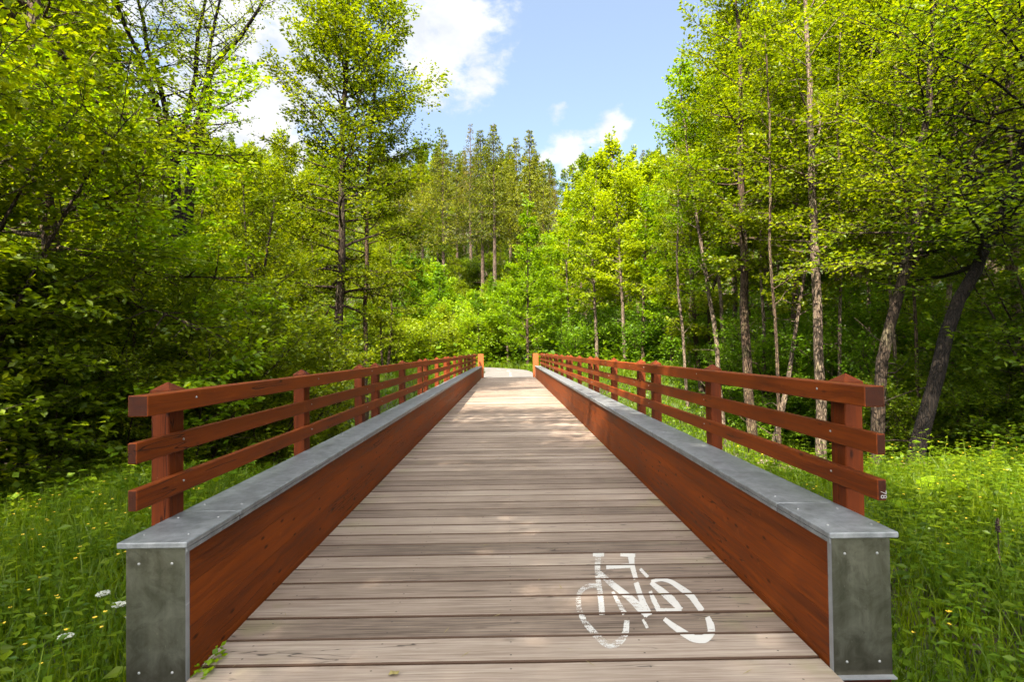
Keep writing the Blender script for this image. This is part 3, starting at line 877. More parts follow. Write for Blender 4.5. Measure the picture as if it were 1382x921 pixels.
class Leaves:
    def __init__(self):
        self.c, self.a, self.n, self.l = [], [], [], []

    def spray(self, path, width, count, size, rg, flat=0.22, droop=0.15, s0=0.1, tilt=0.42):
        if count < 1:
            return
        s = s0 + (1 - s0) * rg.random(count) ** 0.85
        p, t = at_frac(path, s)
        side = np.cross(t, UP)
        side /= np.linalg.norm(side, axis=1)[:, None] + 1e-6
        off = rg.uniform(-1, 1, count) * width * (1.08 - 0.65 * s)
        c = p + side * off[:, None] + rg.normal(0, 1, (count, 1)) * (flat * width) * UP
        a = t * 0.55 + side * np.sign(off)[:, None] * 0.8 + rg.normal(0, 0.35, (count, 3)) - UP * droop
        n = UP + rg.normal(0, tilt, (count, 3))
        self.c.append(c)
        self.a.append(a)
        self.n.append(n)
        self.l.append(size * rg.uniform(0.65, 1.25, count))

    def mesh(self, name, mat, ratio=0.62, fold=0.06):
        return leaf_mesh(name, mat, np.vstack(self.c), np.vstack(self.a), np.vstack(self.n), np.concatenate(self.l), ratio, fold)

    def count(self):
        return sum(len(q) for q in self.l)


def shape_fn(kind, t):
    if kind == 'ovoid':
        return (math.sin(PI * (0.12 + 0.84 * t)) ** 0.8) * (1.0 - 0.25 * t)
    if kind == 'cone':
        return max(0.12, 1.0 - 0.85 * t) * min(1.0, 0.55 + 2.2 * t)
    if kind == 'column':
        return 0.75 + 0.25 * math.sin(PI * t) - 0.45 * max(0, t - 0.7) / 0.3
    if kind == 'umbrella':
        return 0.45 + 0.75 * t - 0.75 * max(0, t - 0.75) / 0.25
    return 1.0


def tree_meshes(seed, stems, crown_r, limbs, twigs, per_m, leaf, lmat, bmat, c0=0.35, c1=1.0, shape='ovoid', flat=0.22,
                el0=5.0, el1=55.0, twig_len=0.38, spread=0.36, wander=0.09, lift=0.03, trunk_sides=10, low_dead=0, bare=0.25,
                limb_leaves=0.6, ratio=0.62, gaps=0.12, tilt=0.42, droop=0.15):
    """one broadleaf tree. STEMS: list of (points, base radius, tip radius). Returns (wood mesh, leaf mesh)"""
    rg = np.random.default_rng(seed)
    mb_ = MB()
    lv = Leaves()
    for pts, r0, r1 in stems:
        path = smooth_path(pts, 16)
        path[1:-1] += rg.normal(0, r0 * 0.16, (len(path) - 2, 3))
        u = np.linspace(0, 1, len(path))
        rad = r0 + (r1 - r0) * u ** 0.9
        rad[0] *= 1.30
        mb_.tube(path, rad, trunk_sides, 0, True, 0.04, rg)
        az = rg.uniform(0, 2 * PI)
        n_l = max(1, int(limbs / max(1, len(stems)) ** 0.6))
        for i in range(n_l):
            az += 2.399 + rg.normal(0, 0.5)
            t = (i + rg.random()) / n_l
            if rg.random() < gaps:
                continue
            s = c0 + (c1 - c0) * t
            p, tg = at_frac(path, np.array(s))
            el = R(el0 + (el1 - el0) * t + rg.normal(0, 9))
            length = crown_r * shape_fn(shape, t) * rg.uniform(0.72, 1.2)
            d = np.array([math.cos(az) * math.cos(el), math.sin(az) * math.cos(el), math.sin(el)])
            nseg = 6
            limb = grow(p, d, length, nseg, rg, wander, lift)
            rl = (r0 + (r1 - r0) * s) * 0.42
            rl = max(0.006, min(rl, 0.05 * length))
            mb_.tube(limb, np.linspace(rl, 0.004, nseg + 1), 5, 0, False)
            lv.spray(limb, spread * length * 0.22, int(per_m * length * limb_leaves * 0.6), leaf, rg, flat, droop, 0.5, tilt)
            for j in range(twigs):
                s2 = bare + (1 - bare) * (j + rg.random()) / twigs
                q, tq = at_frac(limb, np.array(s2))
                sgn = 1 if (j % 2) else -1
                sidev = unit(np.cross(tq, UP) + 1e-4)
                dd = tq * 0.6 + sidev * sgn * rg.uniform(0.55, 1.0) + UP * rg.normal(0.03, 0.22)
                tl = (twig_len * length * (1.15 - 0.7 * s2) + 0.18) * rg.uniform(0.7, 1.25)
                tw = grow(q, dd, tl, 3, rg, wander * 1.2, 0.0)
                mb_.tube(tw, np.linspace(max(0.0035, rl * 0.35), 0.002, 4), 3, 0, False)
                lv.spray(tw, spread * tl, int(per_m * tl * rg.uniform(0.6, 1.3)), leaf, rg, flat, droop, 0.05, tilt)
        # leader twigs at the tip
        for j in range(3):
            tw = grow(path[-1], UP + rg.normal(0, 0.45, 3), 0.25 * crown_r + 0.3, 3, rg, 0.15)
            mb_.tube(tw, np.linspace(0.008, 0.002, 4), 3, 0, False)
            lv.spray(tw, spread * 0.6, int(per_m * 0.6), leaf, rg, 0.5, droop, 0.0, 0.7)
        for j in range(low_dead):
            p, tg = at_frac(path, np.array(rg.uniform(0.12, c0 + 0.1)))
            a = rg.uniform(0, 2 * PI)
            dd = np.array([math.cos(a), math.sin(a), rg.uniform(-0.15, 0.5)])
            tw = grow(p, dd, rg.uniform(0.5, 1.6), 4, rg, 0.22)
            mb_.tube(tw, np.linspace(0.016, 0.004, 5), 4, 0, False)
    return mb_.mesh('trunk', bmat, True), lv.mesh('crown', lmat, ratio)


def spruce_meshes(seed, h, r_base, crown_r, c0, whorls, per, lmat, bmat, blade=0.42, sparse=1.0):
    rg = np.random.default_rng(seed)
    mb_ = MB()
    lv = Leaves()
    path = smooth_path([(0, 0, -0.5), (rg.normal(0, 0.1), rg.normal(0, 0.1), h * 0.5), (rg.normal(0, 0.15), rg.normal(0, 0.15), h)], 14)
    mb_.tube(path, np.linspace(r_base, 0.02, 14), 8, 0, True, 0.03, rg)
    for i in range(whorls):
        t = (i + rg.random() * 0.6) / whorls
        s = c0 + (1 - c0) * t
        p, _ = at_frac(path, np.array(s))
        R_ = crown_r * (1 - t) ** 0.92 * min(1.0, 0.6 + 1.6 * t) * rg.uniform(0.75, 1.2) + 0.15
        nb = int(rg.integers(4, 7))
        a0 = rg.uniform(0, 2 * PI)
        for b in range(nb):
            if rg.random() > sparse:
                continue
            a = a0 + b * 2 * PI / nb + rg.normal(0, 0.25)
            ln = R_ * rg.uniform(0.55, 1.2)
            el = R(-14 + 50 * t + rg.normal(0, 7))
            d = np.array([math.cos(a) * math.cos(el), math.sin(a) * math.cos(el), math.sin(el)])
            limb = grow(p, d, ln, 4, rg, 0.07, 0.05)
            mb_.tube(limb, np.linspace(0.045, 0.008, 5), 3, 0, False)
            cnt = int(per * ln * sparse) + 3
            lv.spray(limb, 0.34 * ln + 0.1, cnt, blade, rg, 0.25, 0.55, 0.12, 0.55)
    for j in range(10):
        p, _ = at_frac(path, np.array(rg.uniform(0.15, c0)))
        a = rg.uniform(0, 2 * PI)
        tw = grow(p, np.array([math.cos(a), math.sin(a), -0.2]), rg.uniform(0.6, 2.0), 3, rg, 0.12)
        mb_.tube(tw, np.linspace(0.03, 0.008, 4), 3, 0, False)
    return mb_.mesh('trunk', bmat, True), lv.mesh('crown', lmat, 0.34, 0.10)


def stem_line(h, lean=(0.0, 0.0), wob=0.25, seed=0, n=5):
    rg = np.random.default_rng(seed)
    p = [(0, 0, -0.4)]
    for i in range(1, n + 1):
        f = i / n
        p.append((lean[0] * f + rg.normal(0, wob) * (0.4 + f), lean[1] * f + rg.normal(0, wob) * (0.4 + f), h * f))
    return p


def plant(kind, meshes, label, cat, loc, rotz=0.0, scale=1.0, group=None, leaf=None, bark=None):
    """a tree or bush as a thing: Empty at its foot, trunk and crown as parts"""
    o = thing(kind, label, cat, loc, rotz, group, scale)
    for nm, me, over in (('trunk', meshes[0], bark), ('crown', meshes[1], leaf)):
        c = link(nm if cat != 'bush' else {'trunk': 'stems', 'crown': 'foliage'}[nm], me, o)
        if over is not None:
            c.material_slots[0].link = 'OBJECT'
            c.material_slots[0].material = over
    return o


def pt(px, py, d):
    """a spot d metres down the valley at the height and side where the photo shows it"""
    hz = 474.0 - (px - 685.5) * 0.0123
    return np.array([(px - 685.5) / 768.0 * d, d, CAM_H - (py - hz) / 768.0 * d])


def stem_from(points, d, base=None):
    """a stem through photographed points at distance d (or a distance each); returns foot and local points"""
    w_ = [pt(p[0], p[1], p[2] if len(p) > 2 else d) for p in points]
    if base is None:
        b = w_[0].copy()
        b[2] = tz(b[0], b[1])
    else:
        b = np.array(base, float)
    loc = [tuple(q - b) for q in w_]
    if base is None:
        if loc[0][2] > 0.3:
            loc = [(loc[0][0] - 0.02, loc[0][1], -0.35)] + loc
        else:
            loc[0] = (loc[0][0], loc[0][1], -0.35)
    return b, loc

# ------------------------------------------------------------------ the woods
# -- single trees whose stems the photo shows
def own_tree(seed, stems_px, d, r0, r1, label, lmat, bmat, base=None, group=None, kind='tree', cat='tree', **kw):
    base, first = stem_from(stems_px[0], d, base)
    stems = [(first, r0, r1)]
    for s in stems_px[1:]:
        _, loc = stem_from(s, d, base)
        stems.append((loc, r0 * 0.8, r1))
    me = tree_meshes(seed, stems, lmat=lmat, bmat=bmat, **kw)
    return plant(kind, me, label, cat, tuple(base), 0.0, 1.0, group)


own_tree(11, [[(455, 540), (459, 400), (464, 300), (468, 150), (472, 30), (477, -50)]], 19.0, 0.20, 0.03,
         'tall alder with thick dark trunk standing beyond the left railing against the sky', M['leaf_alder'], M['bark_dark'],
         crown_r=3.7, limbs=80, twigs=13, per_m=50, leaf=0.12, c0=0.30, shape='ovoid', el0=-2, el1=60, low_dead=6, spread=0.42, kind='alder_tree')
own_tree(12, [[(493, 540), (494, 420), (497, 290), (503, 180), (514, 80), (522, 10)]], 20.0, 0.11, 0.02,
         'slender alder with thin trunk just right of the thick dark alder', M['leaf_alder'], M['bark_brown'],
         crown_r=3.2, limbs=48, twigs=11, per_m=46, leaf=0.12, c0=0.32, shape='ovoid', el0=0, el1=60, low_dead=4, spread=0.42, kind='alder_tree')
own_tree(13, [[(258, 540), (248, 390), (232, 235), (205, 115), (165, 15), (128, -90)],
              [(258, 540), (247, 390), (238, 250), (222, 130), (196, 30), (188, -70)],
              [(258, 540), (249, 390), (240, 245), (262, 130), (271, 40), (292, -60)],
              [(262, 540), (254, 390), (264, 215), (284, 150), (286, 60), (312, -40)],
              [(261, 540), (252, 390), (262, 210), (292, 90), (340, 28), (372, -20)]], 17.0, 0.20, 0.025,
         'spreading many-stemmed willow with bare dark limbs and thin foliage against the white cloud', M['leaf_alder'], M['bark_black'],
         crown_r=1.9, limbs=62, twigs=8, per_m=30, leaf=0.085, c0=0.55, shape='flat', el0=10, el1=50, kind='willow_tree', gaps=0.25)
own_tree(14, [[(98, 640), (74, 430), (62, 270), (52, 100), (46, -100), (66, -330), (110, -600), (165, -820)]], 9.5, 0.19, 0.03,
         'dark shady tree with thick leaning trunk and layered branches at the left edge', M['leaf_alder'], M['bark_brown'],
         crown_r=2.9, limbs=74, twigs=11, per_m=32, leaf=0.095, c0=0.20, shape='flat', el0=-8, el1=35, flat=0.12, spread=0.42, kind='beech_tree')
own_tree(15, [[(182, 600), (182, 450), (184, 350), (191, 250), (202, 190)]], 9.5, 0.045, 0.012,
         'bright green young maple with flat layered sprays in front of the dark left wood', M['leaf_bright'], M['bark_brown'],
         crown_r=2.2, limbs=40, twigs=9, per_m=60, leaf=0.11, c0=0.18, shape='flat', el0=-2, el1=30, flat=0.10, spread=0.45, kind='maple_sapling')
own_tree(16, [[(322, 560), (345, 455), (357, 370), (372, 270)]], 15.0, 0.085, 0.02,
         'small tree with thin trunk leaning right behind the left railing', M['leaf_alder'], M['bark_dark'],
         crown_r=2.0, limbs=34, twigs=9, per_m=44, leaf=0.10, c0=0.28, shape='ovoid', low_dead=3)
own_tree(17, [[(340, 560), (344, 480), (349, 420), (335, 330), (330, 250)]], 15.6, 0.075, 0.02,
         'small upright tree crossing the leaning thin trunk behind the left railing', M['leaf_alder'], M['bark_dark'],
         crown_r=1.9, limbs=32, twigs=9, per_m=44, leaf=0.10, c0=0.3, shape='ovoid', low_dead=3)

# right bank
own_tree(21, [[(1107, 660), (1106, 480), (1104, 300), (1101, 150), (1098, 30), (1096, -90)]], 15.0, 0.15, 0.03,
         'straight tall tree with pale sunlit trunk beyond the right railing', M['leaf_alder'], M['bark_pale'],
         crown_r=2.6, limbs=44, twigs=9, per_m=46, leaf=0.115, c0=0.42, shape='ovoid', low_dead=8, gaps=0.2, kind='alder_tree')
own_tree(22, [[(1018, 610), (1008, 480), (1006, 300), (1007, 150), (1004, 40), (1000, -60)]], 18.0, 0.17, 0.03,
         'dark trunked tree with sunlit foot behind the right railing', M['leaf_alder'], M['bark_brown'],
         crown_r=2.8, limbs=56, twigs=11, per_m=48, leaf=0.12, c0=0.38, shape='ovoid', low_dead=5, kind='alder_tree')
own_tree(23, [[(975, 600), (968, 470), (955, 370), (944, 290), (930, 180), (925, 90)]], 20.5, 0.10, 0.02,
         'thin pale trunk curving left above the right railing', M['leaf_bright'], M['bark_pale'],
         crown_r=2.1, limbs=40, twigs=9, per_m=48, leaf=0.12, c0=0.40, shape='ovoid', low_dead=5)
own_tree(24, [[(1078, 640), (1074, 480), (1078, 320), (1079, 160), (1076, 40), (1070, -80)]], 19.5, 0.13, 0.03,
         'dark slender trunk just left of the pale straight trunk', M['leaf_alder'], M['bark_brown'],
         crown_r=2.6, limbs=44, twigs=10, per_m=48, leaf=0.12, c0=0.44, shape='ovoid', low_dead=5)
own_tree(25, [[(1036, 640), (1050, 570), (1066, 500), (1078, 430), (1098, 330), (1110, 220)]], 16.5, 0.10, 0.02,
         'pale short trunk leaning to the right behind the right railing', M['leaf_alder'], M['bark_pale'],
         crown_r=1.9, limbs=30, twigs=9, per_m=46, leaf=0.115, c0=0.53, shape='ovoid', low_dead=4)
own_tree(26, [[(1178, 690), (1188, 520), (1214, 400), (1246, 290), (1258, 190), (1268, 60), (1280, -80)],
              [(1178, 690), (1188, 520), (1212, 405), (1262, 320), (1312, 230), (1345, 170), (1400, 60)]], 11.5, 0.135, 0.035,
         'tree with crooked forked trunk and lichen-yellow limb behind the right rail end', M['leaf_alder'], M['bark_dark'],
         crown_r=2.5, limbs=52, twigs=10, per_m=35, leaf=0.095, c0=0.50, shape='flat', low_dead=7, gaps=0.18)
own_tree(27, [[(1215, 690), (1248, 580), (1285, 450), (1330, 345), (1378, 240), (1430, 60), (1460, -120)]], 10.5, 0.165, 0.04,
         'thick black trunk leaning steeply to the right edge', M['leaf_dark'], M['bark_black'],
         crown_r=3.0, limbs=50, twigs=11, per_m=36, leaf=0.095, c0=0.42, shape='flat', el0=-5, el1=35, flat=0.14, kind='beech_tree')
own_tree(28, [[(1303, 610), (1294, 530), (1285, 460), (1290, 330), (1300, 180), (1305, 20)]], 14.5, 0.12, 0.03,
         'pale blotched trunk in the dark wood right of the leaning black trunk', M['leaf_dark'], M['bark_pale'],
         crown_r=2.6, limbs=46, twigs=10, per_m=48, leaf=0.11, c0=0.46, shape='ovoid', low_dead=4)
own_tree(29, [[(1362, 640), (1372, 520), (1378, 400), (1372, 260), (1380, 80), (1386, -100)]], 13.0, 0.14, 0.03,
         'dark upright trunk at the very right edge of the wood', M['leaf_dark'], M['bark_brown'],
         crown_r=2.8, limbs=46, twigs=10, per_m=35, leaf=0.10, c0=0.44, shape='ovoid', low_dead=4)
own_tree(30, [[(1160, 620), (1166, 500), (1176, 420), (1172, 300), (1180, 140), (1184, 0)],
              [(1160, 620), (1164, 520), (1150, 440), (1156, 320), (1150, 200), (1148, 60)]], 21.0, 0.11, 0.03,
         'pale twin-stemmed tree behind the crooked forked trunk', M['leaf_alder'], M['bark_pale'],
         crown_r=2.5, limbs=50, twigs=9, per_m=48, leaf=0.12, c0=0.42, shape='ovoid', low_dead=4)

SLIM = [([(1050, 640), (1049, 480), (1043, 330), (1046, 160), (1040, 20)], 14.5, 0.060, 'slim brown stem between the leaning pale trunk and the straight pale one', 'bark_brown'),
        ([(1132, 640), (1134, 480), (1141, 330), (1138, 170), (1146, 30)], 16.0, 0.070, 'slim sunlit stem just right of the straight pale trunk', 'bark_pale'),
        ([(1206, 620), (1210, 500), (1206, 380), (1216, 220), (1222, 60)], 15.0, 0.065, 'slim pale stem close behind the crooked forked trunk', 'bark_pale'),
        ([(1246, 640), (1240, 520), (1238, 400), (1228, 250), (1226, 80)], 13.0, 0.060, 'slim brown stem between the forked trunk and the leaning black trunk', 'bark_brown'),
        ([(1328, 620), (1326, 500), (1334, 380), (1330, 220), (1338, 60)], 15.5, 0.075, 'slim brown stem right of the pale blotched trunk', 'bark_brown'),
        ([(928, 560), (922, 450), (916, 360), (920, 260), (914, 170)], 24.0, 0.075, 'slim pale stem left of the thin curving trunk', 'bark_pale'),
        ([(1026, 620), (1032, 480), (1030, 340), (1036, 200), (1034, 60)], 20.5, 0.085, 'slim pale stem right of the dark trunk with sunlit foot', 'bark_pale')]
for i, (st, d, r0, txt, bk) in enumerate(SLIM):
    own_tree(60 + i, [st], d, r0, 0.018, txt, M['leaf_alder'], M[bk], crown_r=1.5, limbs=22, twigs=7, per_m=40, leaf=0.105, c0=0.55, shape='ovoid', low_dead=7, gaps=0.2, trunk_sides=8)

# mid-distance trees at the end of the bridge
own_tree(41, [[(712, 500), (712, 440), (713, 380), (714, 320), (714, 283)]], 47.0, 0.13, 0.03,
         'bright green ash tree with pointed crown straight beyond the end of the bridge', M['leaf_bright'], M['bark_brown'],
         crown_r=3.4, limbs=46, twigs=9, per_m=34, leaf=0.23, c0=0.16, shape='cone', el0=5, el1=55, spread=0.5, flat=0.3, kind='ash_tree')
own_tree(42, [[(805, 500), (804, 420), (801, 330), (806, 260), (812, 215)]], 46.0, 0.16, 0.03,
         'tall yellow-green tree with pale trunk above the far right railing', M['leaf_yellow'], M['bark_pale'],
         crown_r=3.3, limbs=50, twigs=9, per_m=34, leaf=0.23, c0=0.30, shape='ovoid', el0=5, el1=60, spread=0.5, flat=0.3, kind='ash_tree')
own_tree(43, [[(844, 505), (841, 420), (838, 330), (834, 250), (828, 195)]], 44.0, 0.15, 0.03,
         'tallest yellow-green tree of the far clump right of the bridge end', M['leaf_yellow'], M['bark_pale'],
         crown_r=3.3, limbs=54, twigs=9, per_m=34, leaf=0.23, c0=0.32, shape='ovoid', el0=5, el1=60, spread=0.5, flat=0.3, kind='ash_tree')
own_tree(44, [[(866, 500), (870, 400), (874, 310), (878, 260), (882, 225)]], 42.0, 0.14, 0.03,
         'yellow-green tree with bare straight trunk beside the tallest one of the far clump', M['leaf_yellow'], M['bark_brown'],
         crown_r=2.9, limbs=46, twigs=9, per_m=34, leaf=0.23, c0=0.36, shape='ovoid', el0=5, el1=60, spread=0.5, flat=0.3, kind='ash_tree')
own_tree(45, [[(763, 500), (768, 430), (766, 360), (772, 310), (776, 280)]], 50.0, 0.12, 0.03,
         'thin light tree between the pointed ash and the far yellow-green clump', M['leaf_bright'], M['bark_pale'],
         crown_r=2.7, limbs=36, twigs=8, per_m=34, leaf=0.23, c0=0.32, shape='ovoid', el0=5, el1=60, spread=0.5, flat=0.3)
own_tree(46, [[(908, 510), (905, 420), (902, 330), (908, 270), (912, 235)]], 38.0, 0.14, 0.03,
         'broad yellow-green tree at the foot of the right wood edge', M['leaf_bright'], M['bark_brown'],
         crown_r=3.0, limbs=48, twigs=9, per_m=34, leaf=0.23, c0=0.25, shape='ovoid', el0=5, el1=60, spread=0.5, flat=0.3)

# -- kinds that repeat
K = {}
K['wood_a'] = tree_meshes(101, [(stem_line(17, (0.6, 0.2), 0.16, 1), 0.19, 0.03)], 3.4, 58, 11, 38, 0.18, M['leaf_alder'], M['bark_brown'], c0=0.18, spread=0.45)
K['wood_b'] = tree_meshes(102, [(stem_line(19, (-0.9, 0.4), 0.2, 2), 0.20, 0.03)], 3.6, 60, 11, 38, 0.18, M['leaf_alder'], M['bark_pale'], c0=0.25, shape='column', spread=0.45)
K['wood_c'] = tree_meshes(103, [(stem_line(15, (1.2, -0.3), 0.2, 3), 0.16, 0.03), (stem_line(13, (-1.6, 0.5), 0.2, 4), 0.12, 0.03)], 3.0, 60, 10, 38, 0.17, M['leaf_alder'], M['bark_brown'], c0=0.2, spread=0.45)
K['pole_a'] = tree_meshes(112, [(stem_line(18, (0.9, 0.2), 0.22, 21), 0.15, 0.03)], 3.0, 46, 10, 40, 0.17, M['leaf_alder'], M['bark_brown'], c0=0.42, spread=0.45, low_dead=8)
K['pole_b'] = tree_meshes(113, [(stem_line(19, (-1.4, 0.3), 0.25, 22), 0.14, 0.03)], 2.9, 46, 10, 40, 0.17, M['leaf_alder'], M['bark_pale'], c0=0.46, shape='column', spread=0.45, low_dead=8)
K['light_a'] = tree_meshes(104, [(stem_line(13, (0.4, 0.2), 0.14, 5), 0.14, 0.03)], 3.0, 48, 10, 32, 0.25, M['leaf_bright'], M['bark_pale'], c0=0.22, spread=0.5, flat=0.3)
K['light_b'] = tree_meshes(105, [(stem_line(15, (-0.6, 0.1), 0.2, 6), 0.15, 0.03)], 3.3, 50, 10, 32, 0.25, M['leaf_bright'], M['bark_brown'], c0=0.28, shape='cone', spread=0.5, flat=0.3)
K['light_c'] = tree_meshes(114, [(stem_line(9, (0.3, 0.2), 0.12, 31), 0.11, 0.02)], 3.3, 46, 10, 34, 0.24, M['leaf_bright'], M['bark_pale'], c0=0.26, spread=0.5, flat=0.28)
K['hazel_a'] = tree_meshes(106, [([(0, 0, -0.3), (0.3 * math.cos(a), 0.3 * math.sin(a), 1.4), (1.1 * math.cos(a), 1.1 * math.sin(a), 3.4), (1.7 * math.cos(a), 1.7 * math.sin(a), 4.5)], 0.035, 0.008) for a in np.arange(7) * 0.9 + 0.2],
                           1.35, 62, 8, 46, 0.095, M['leaf_alder'], M['bark_dark'], c0=0.12, shape='flat', el0=-5, el1=30, flat=0.10, spread=0.45, trunk_sides=5)
K['hazel_b'] = tree_meshes(107, [([(0, 0, -0.3), (0.2 * math.cos(a), 0.2 * math.sin(a), 1.0), (0.9 * math.cos(a), 0.9 * math.sin(a), 2.4), (1.6 * math.cos(a), 1.6 * math.sin(a), 3.1)], 0.03, 0.008) for a in np.arange(6) * 1.05],
                           1.15, 54, 8, 48, 0.09, M['leaf_alder'], M['bark_brown'], c0=0.10, shape='flat', el0=-8, el1=35, flat=0.12, spread=0.45, trunk_sides=5)
K['bush_a'] = tree_meshes(108, [([(0, 0, -0.3), (0.35 * math.cos(a), 0.35 * math.sin(a), 1.1), (1.0 * math.cos(a), 1.0 * math.sin(a), 2.5), (1.3 * math.cos(a), 1.3 * math.sin(a), 3.6)], 0.04, 0.01) for a in np.arange(6) * 1.05 + 0.4],
                          1.4, 44, 7, 20, 0.19, M['leaf_bright'], M['bark_brown'], c0=0.08, shape='flat', el0=0, el1=50, flat=0.35, spread=0.55, trunk_sides=5)
K['bush_b'] = tree_meshes(109, [([(0, 0, -0.3), (0.3 * math.cos(a), 0.3 * math.sin(a), 0.8), (0.9 * math.cos(a), 0.9 * math.sin(a), 1.7), (1.3 * math.cos(a), 1.3 * math.sin(a), 2.3)], 0.03, 0.01) for a in np.arange(6) * 1.05],
                          1.2, 40, 7, 22, 0.17, M['leaf_yellow'], M['bark_brown'], c0=0.05, shape='flat', el0=0, el1=55, flat=0.35, spread=0.55, trunk_sides=5)
K['far_a'] = tree_meshes(110, [(stem_line(15, (0, 0), 0.2, 8), 0.2, 0.05)], 4.2, 40, 7, 11, 0.55, M['leaf_alder'], M['bark_brown'], c0=0.2, spread=0.6, flat=0.4, trunk_sides=6)
K['far_b'] = tree_meshes(111, [(stem_line(18, (0, 0), 0.2, 9), 0.2, 0.05)], 3.8, 42, 7, 11, 0.55, M['leaf_dark'], M['bark_brown'], c0=0.2, shape='cone', spread=0.6, flat=0.4, trunk_sides=6)
K['spruce_a'] = spruce_meshes(120, 27, 0.34, 5.2, 0.36, 27, 19, M['needle'], M['bark_spruce'])
K['spruce_b'] = spruce_meshes(121, 24, 0.30, 4.7, 0.30, 25, 19, M['needle'], M['bark_spruce'])
K['spruce_c'] = spruce_meshes(122, 29, 0.36, 4.8, 0.45, 25, 18, M['needle'], M['bark_spruce'])
K['spruce_d'] = spruce_meshes(123, 28, 0.32, 4.0, 0.50, 24, 9, M['needle_dark'], M['bark_spruce'], sparse=0.72)
HT = {'light_c': 9.8, 'pole_a': 18.5, 'pole_b': 19.5, 'wood_a': 17.5, 'wood_b': 19.5, 'wood_c': 15.5, 'light_a': 13.6, 'light_b': 15.6, 'spruce_a': 27, 'spruce_b': 24, 'spruce_c': 29, 'spruce_d': 28,
      'far_a': 16, 'far_b': 19, 'hazel_a': 4.8, 'hazel_b': 3.5, 'bush_a': 4.3, 'bush_b': 2.9}

rp = np.random.default_rng(77)
ORD = ['first', 'second', 'third', 'fourth', 'fifth', 'sixth', 'seventh', 'eighth', 'ninth', 'tenth', 'eleventh', 'twelfth', 'thirteenth', 'fourteenth',
       'fifteenth', 'sixteenth', 'seventeenth', 'eighteenth', 'nineteenth', 'twentieth', 'twenty-first', 'twenty-second', 'twenty-third', 'twenty-fourth',
       'twenty-fifth', 'twenty-sixth', 'twenty-seventh', 'twenty-eighth', 'twenty-ninth', 'thirtieth']


def row(items, name, cat, phrase, group, leaf=None, bark=None):
    """ITEMS: (column in the photo, distance, kind, row the top reaches or None[, own leaf]); ranked from the left for the labels"""
    for i, it in enumerate(sorted(items, key=lambda q: q[0])):
        px, d, kd, top = it[:4]
        while path_dist((px - 685.5) / 768.0 * d, d) < 2.4:        # nothing grows on the path
            d += 0.7
        x, y, z = ground_point(px, d)
        if top is not None:
            want = CAM_H + (474.0 - (px - 685.5) * 0.0123 - top) / 768.0 * d - z
            sc = want / HT[kd]
        else:
            sc = rp.uniform(0.85, 1.15)
        lm = it[4] if len(it) > 4 else leaf
        plant(name, K[kd], phrase.replace('#', ORD[i]), cat, (x, y, z), rp.uniform(0, 2 * PI), sc, group, lm, bark)


# spruces on the slope straight ahead
row([(572, 92, 'spruce_b', 208), (600, 80, 'spruce_a', 180), (618, 98, 'spruce_b', 205), (637, 96, 'spruce_d', 166), (652, 82, 'spruce_a', 174), (668, 76, 'spruce_c', 164), (690, 98, 'spruce_b', 192),
     (700, 84, 'spruce_a', 184), (718, 76, 'spruce_a', 174), (735, 98, 'spruce_b', 215), (585, 104, 'spruce_b', 225), (628, 108, 'spruce_c', 200), (680, 110, 'spruce_a', 200), (592, 96, 'spruce_c', 198), (660, 102, 'spruce_b', 185), (724, 104, 'spruce_a', 195), (646, 110, 'spruce_a', 190), (610, 112, 'spruce_b', 200)],
    'spruce_tree', 'spruce', '# spruce from the left among the golden spruces on the slope ahead', 'golden spruces on the slope ahead')
row([(752, 108, 'spruce_d', 240), (768, 118, 'spruce_b', 245), (790, 112, 'spruce_b', 240), (745, 120, 'spruce_c', 225)],
    'spruce_tree', 'spruce', '# dark spruce from the left behind the thin light tree on the slope', 'dark spruces behind the light trees', M['needle_dark'])
row([(342, 66, 'spruce_b', 195), (320, 74, 'spruce_a', 235), (540, 80, 'spruce_b', 225), (520, 86, 'spruce_a', 205), (556, 98, 'spruce_a', 215), (420, 84, 'spruce_b', 230)],
    'spruce_tree', 'spruce', '# spruce from the left glimpsed through the alders beyond the left railing', 'spruces behind the alders')
row([(900, 95, 'spruce_b', 205), (872, 120, 'spruce_b', 200), (960, 90, 'spruce_a', 190), (1010, 96, 'spruce_b', 170)],
    'spruce_tree', 'spruce', '# spruce from the left rising behind the far yellow-green clump', 'spruces behind the far clump')

# light young trees at the foot of the slope
row([(745, 60, 'light_a', 310), (790, 58, 'light_b', 235), (822, 62, 'light_a', 225), (858, 56, 'light_b', 215), (890, 60, 'light_a', 215), (925, 50, 'light_b', 205), (775, 70, 'light_b', 255),
     (848, 74, 'light_b', 205), (880, 80, 'light_a', 210), (810, 78, 'light_a', 225), (945, 62, 'light_a', 190)],
    'young_tree', 'tree', '# yellow-green young tree from the left in the clump right of the bridge end', 'yellow-green trees right of the bridge end', M['leaf_yellow'])
row([(560, 52, 'light_a', 345), (590, 58, 'light_b', 355), (622, 62, 'light_a', 398), (648, 56, 'light_a', 395), (668, 66, 'light_b', 372), (690, 62, 'light_a', 390), (735, 64, 'light_a', 370), (540, 46, 'light_b', 330)],
    'young_tree', 'tree', '# bright young tree from the left under the golden spruces', 'bright young trees under the spruces', M['leaf_fresh'])
